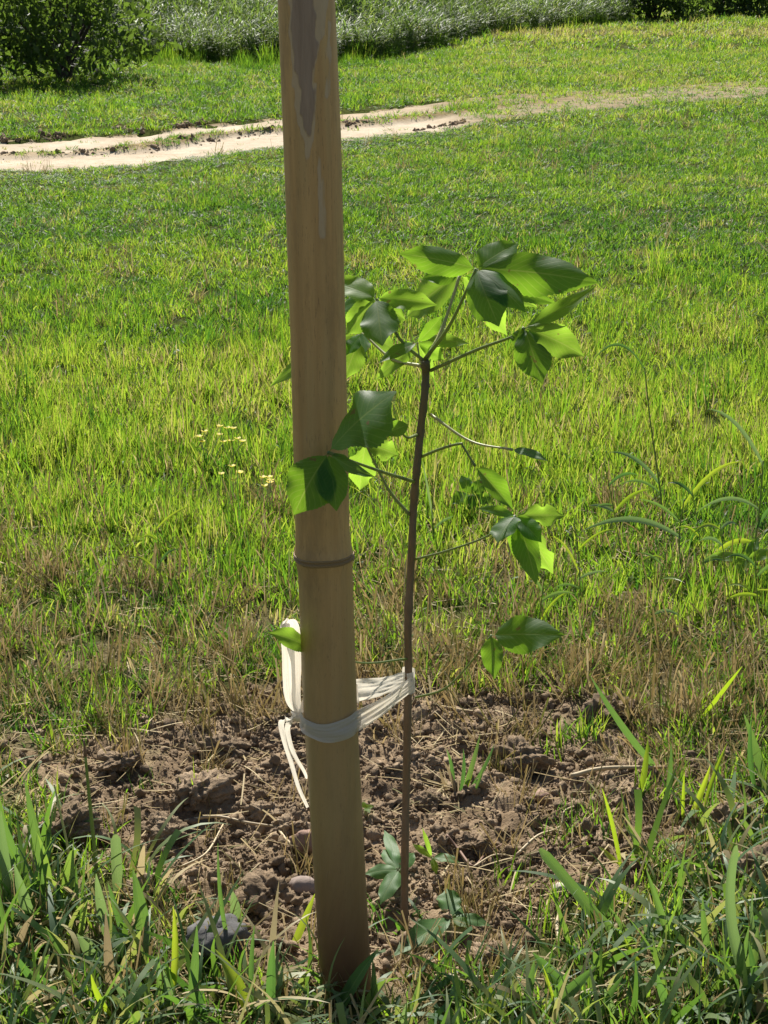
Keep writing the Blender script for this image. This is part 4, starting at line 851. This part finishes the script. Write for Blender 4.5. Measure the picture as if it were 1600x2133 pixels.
scatter('soil_crumbs', cc, P, rng.uniform(0, 6.28, (n + m_, 3)), szz, rng.integers(0, 8, n + m_), np.zeros(n + m_), 'loose brown soil crumbs over the dug patch and track ridges', 'soil')
# straw litter lying flat
lc = bpy.data.collections.new('litter_set')
for k in range(8):
    rg = random.Random(300 + k); V, Fl, bt, hh = [], [], [], []
    for i in range(3): add_blade(V, Fl, bt, hh, (rg.uniform(-.02, .02), rg.uniform(-.02, .02), .002 + rg.random() * .006), rg.uniform(0, 6.28), 1.5 + rg.uniform(-.12, .05), rg.uniform(.02, .075), rg.uniform(.0012, .003), rg.uniform(-.3, .3), 4, rg.random(), None, True)
    lc.objects.link(proto(f'litter_{k}', V, Fl, M_DRY, bt, hh))
x, y = wedge(1.9, 4.2, 620); k = rng.random(len(x)) < np.where(soil(x, y) > .6, .45, .8); x, y = x[k], y[k]; n = len(x)
scatter('straw_litter', lc, np.stack([x, y, gz(x, y) + .004], -1), rots(n, .18), rng.uniform(.6, 1.3, n), rng.integers(0, 8, n), np.clip(rng.normal(.68, .2, n), 0, 1), 'broken dry straw littering the soil and turf', 'straw')
# reeds
rc = bpy.data.collections.new('reed_set')
for k in range(7):
    rg = random.Random(500 + k); V, Fl, bt, hh = [], [], [], []
    for sidx in range(2):
        bx, by = rg.uniform(-.1, .1), rg.uniform(-.1, .1); tl = (rg.uniform(-.18, .18), rg.uniform(-.18, .18))
        hgt = rg.uniform(.75, 1.1)
        add_blade(V, Fl, bt, hh, (bx, by, 0), math.atan2(tl[1], tl[0]), math.hypot(*tl), hgt, .012, .1, 4, .85)
        nl = 15
        for i in range(nl):
            z = hgt * (i + rg.random()) / nl; add_blade(V, Fl, bt, hh, (bx + tl[0] * z, by + tl[1] * z, z), rg.uniform(0, 6.28), rg.uniform(.35, .95), rg.uniform(.18, .44), rg.uniform(.014, .026), rg.uniform(.4, 1.7), 6, rg.random())
    rc.objects.link(proto(f'reed_{k}', V, Fl, M_REED, bt, hh))
FR = [gpt(*q) for q in [(-300, 140), (0, 135), (300, 125), (560, 132), (760, 128), (900, 100), (1000, 76), (1250, 52), (1450, 47)]]
xf = [p[0] for p in FR]; yf = [p[1] for p in FR]
n = 16000; x = rng.uniform(-12, 3.5, n); dd = 8 * rng.random(n) ** 1.2; y = np.interp(x, xf, yf) + dd + .35 * pn(x * 1.5, dd, 66)
x2 = rng.uniform(3, 16, 2200); y2 = 36 + rng.uniform(0, 5, 2200) + .3 * (x2 - 5); x = np.concatenate([x, x2]); y = np.concatenate([y, y2]); dd = np.concatenate([dd, (y2 - 35)])
hh_ = np.clip(.28 + .15 * dd + .12 * pn(x * .9, y * .9, 69), .22, 1.3) * rng.uniform(.7, 1.25, len(x)); n = len(x)
scatter('reeds', rc, np.stack([x, y, gz(x, y)], -1), rots(n, .1), np.stack([np.maximum(.5, hh_)] * 2 + [hh_], -1), rng.integers(0, 7, n), np.clip(.45 + .15 * pn(x, y, 68) + rng.normal(0, .13, n), 0, 1), 'dense bank of tall green reeds along the far edge of the field', 'reeds')
# knee-high verge grass at the foot of the reeds and bush
vg = bpy.data.collections.new('verge_set')
for k in range(6):
    rg = random.Random(700 + k); V, Fl, bt, hh = [], [], [], []
    for i in range(26):
        a = rg.uniform(0, 6.28); r = .09 * math.sqrt(rg.random()); add_blade(V, Fl, bt, hh, (math.cos(a) * r, math.sin(a) * r, 0), rg.uniform(0, 6.28), abs(rg.gauss(0, .3)), rg.uniform(.12, .34), rg.uniform(.005, .009), rg.uniform(.1, .9), 4, rg.random())
    vg.objects.link(proto(f'verge_{k}', V, Fl, M_LAWN, bt, hh))
n = 2200; x = rng.uniform(-11, 3.6, n); e = rng.random(n) ** 1.5; y = np.interp(x, xf, yf) + .3 - 1.7 * e * (1 - sst(-.8, .6, x) * .65); sc = (1 - .65 * e) * rng.uniform(.35, 1.0, n) * (.55 + .6 * sst(-.3, .4, pn(x * 1.3, y * 1.3, 74)))
scatter('verge_grass', vg, np.stack([x, y, gz(x, y)], -1), rots(n, .1), sc, rng.integers(0, 6, n), np.clip(.34 + .2 * pn(x * 2, y * 2, 72) + rng.normal(0, .1, n), 0, 1), 'longer unmown grass at the foot of the reeds', 'grass')
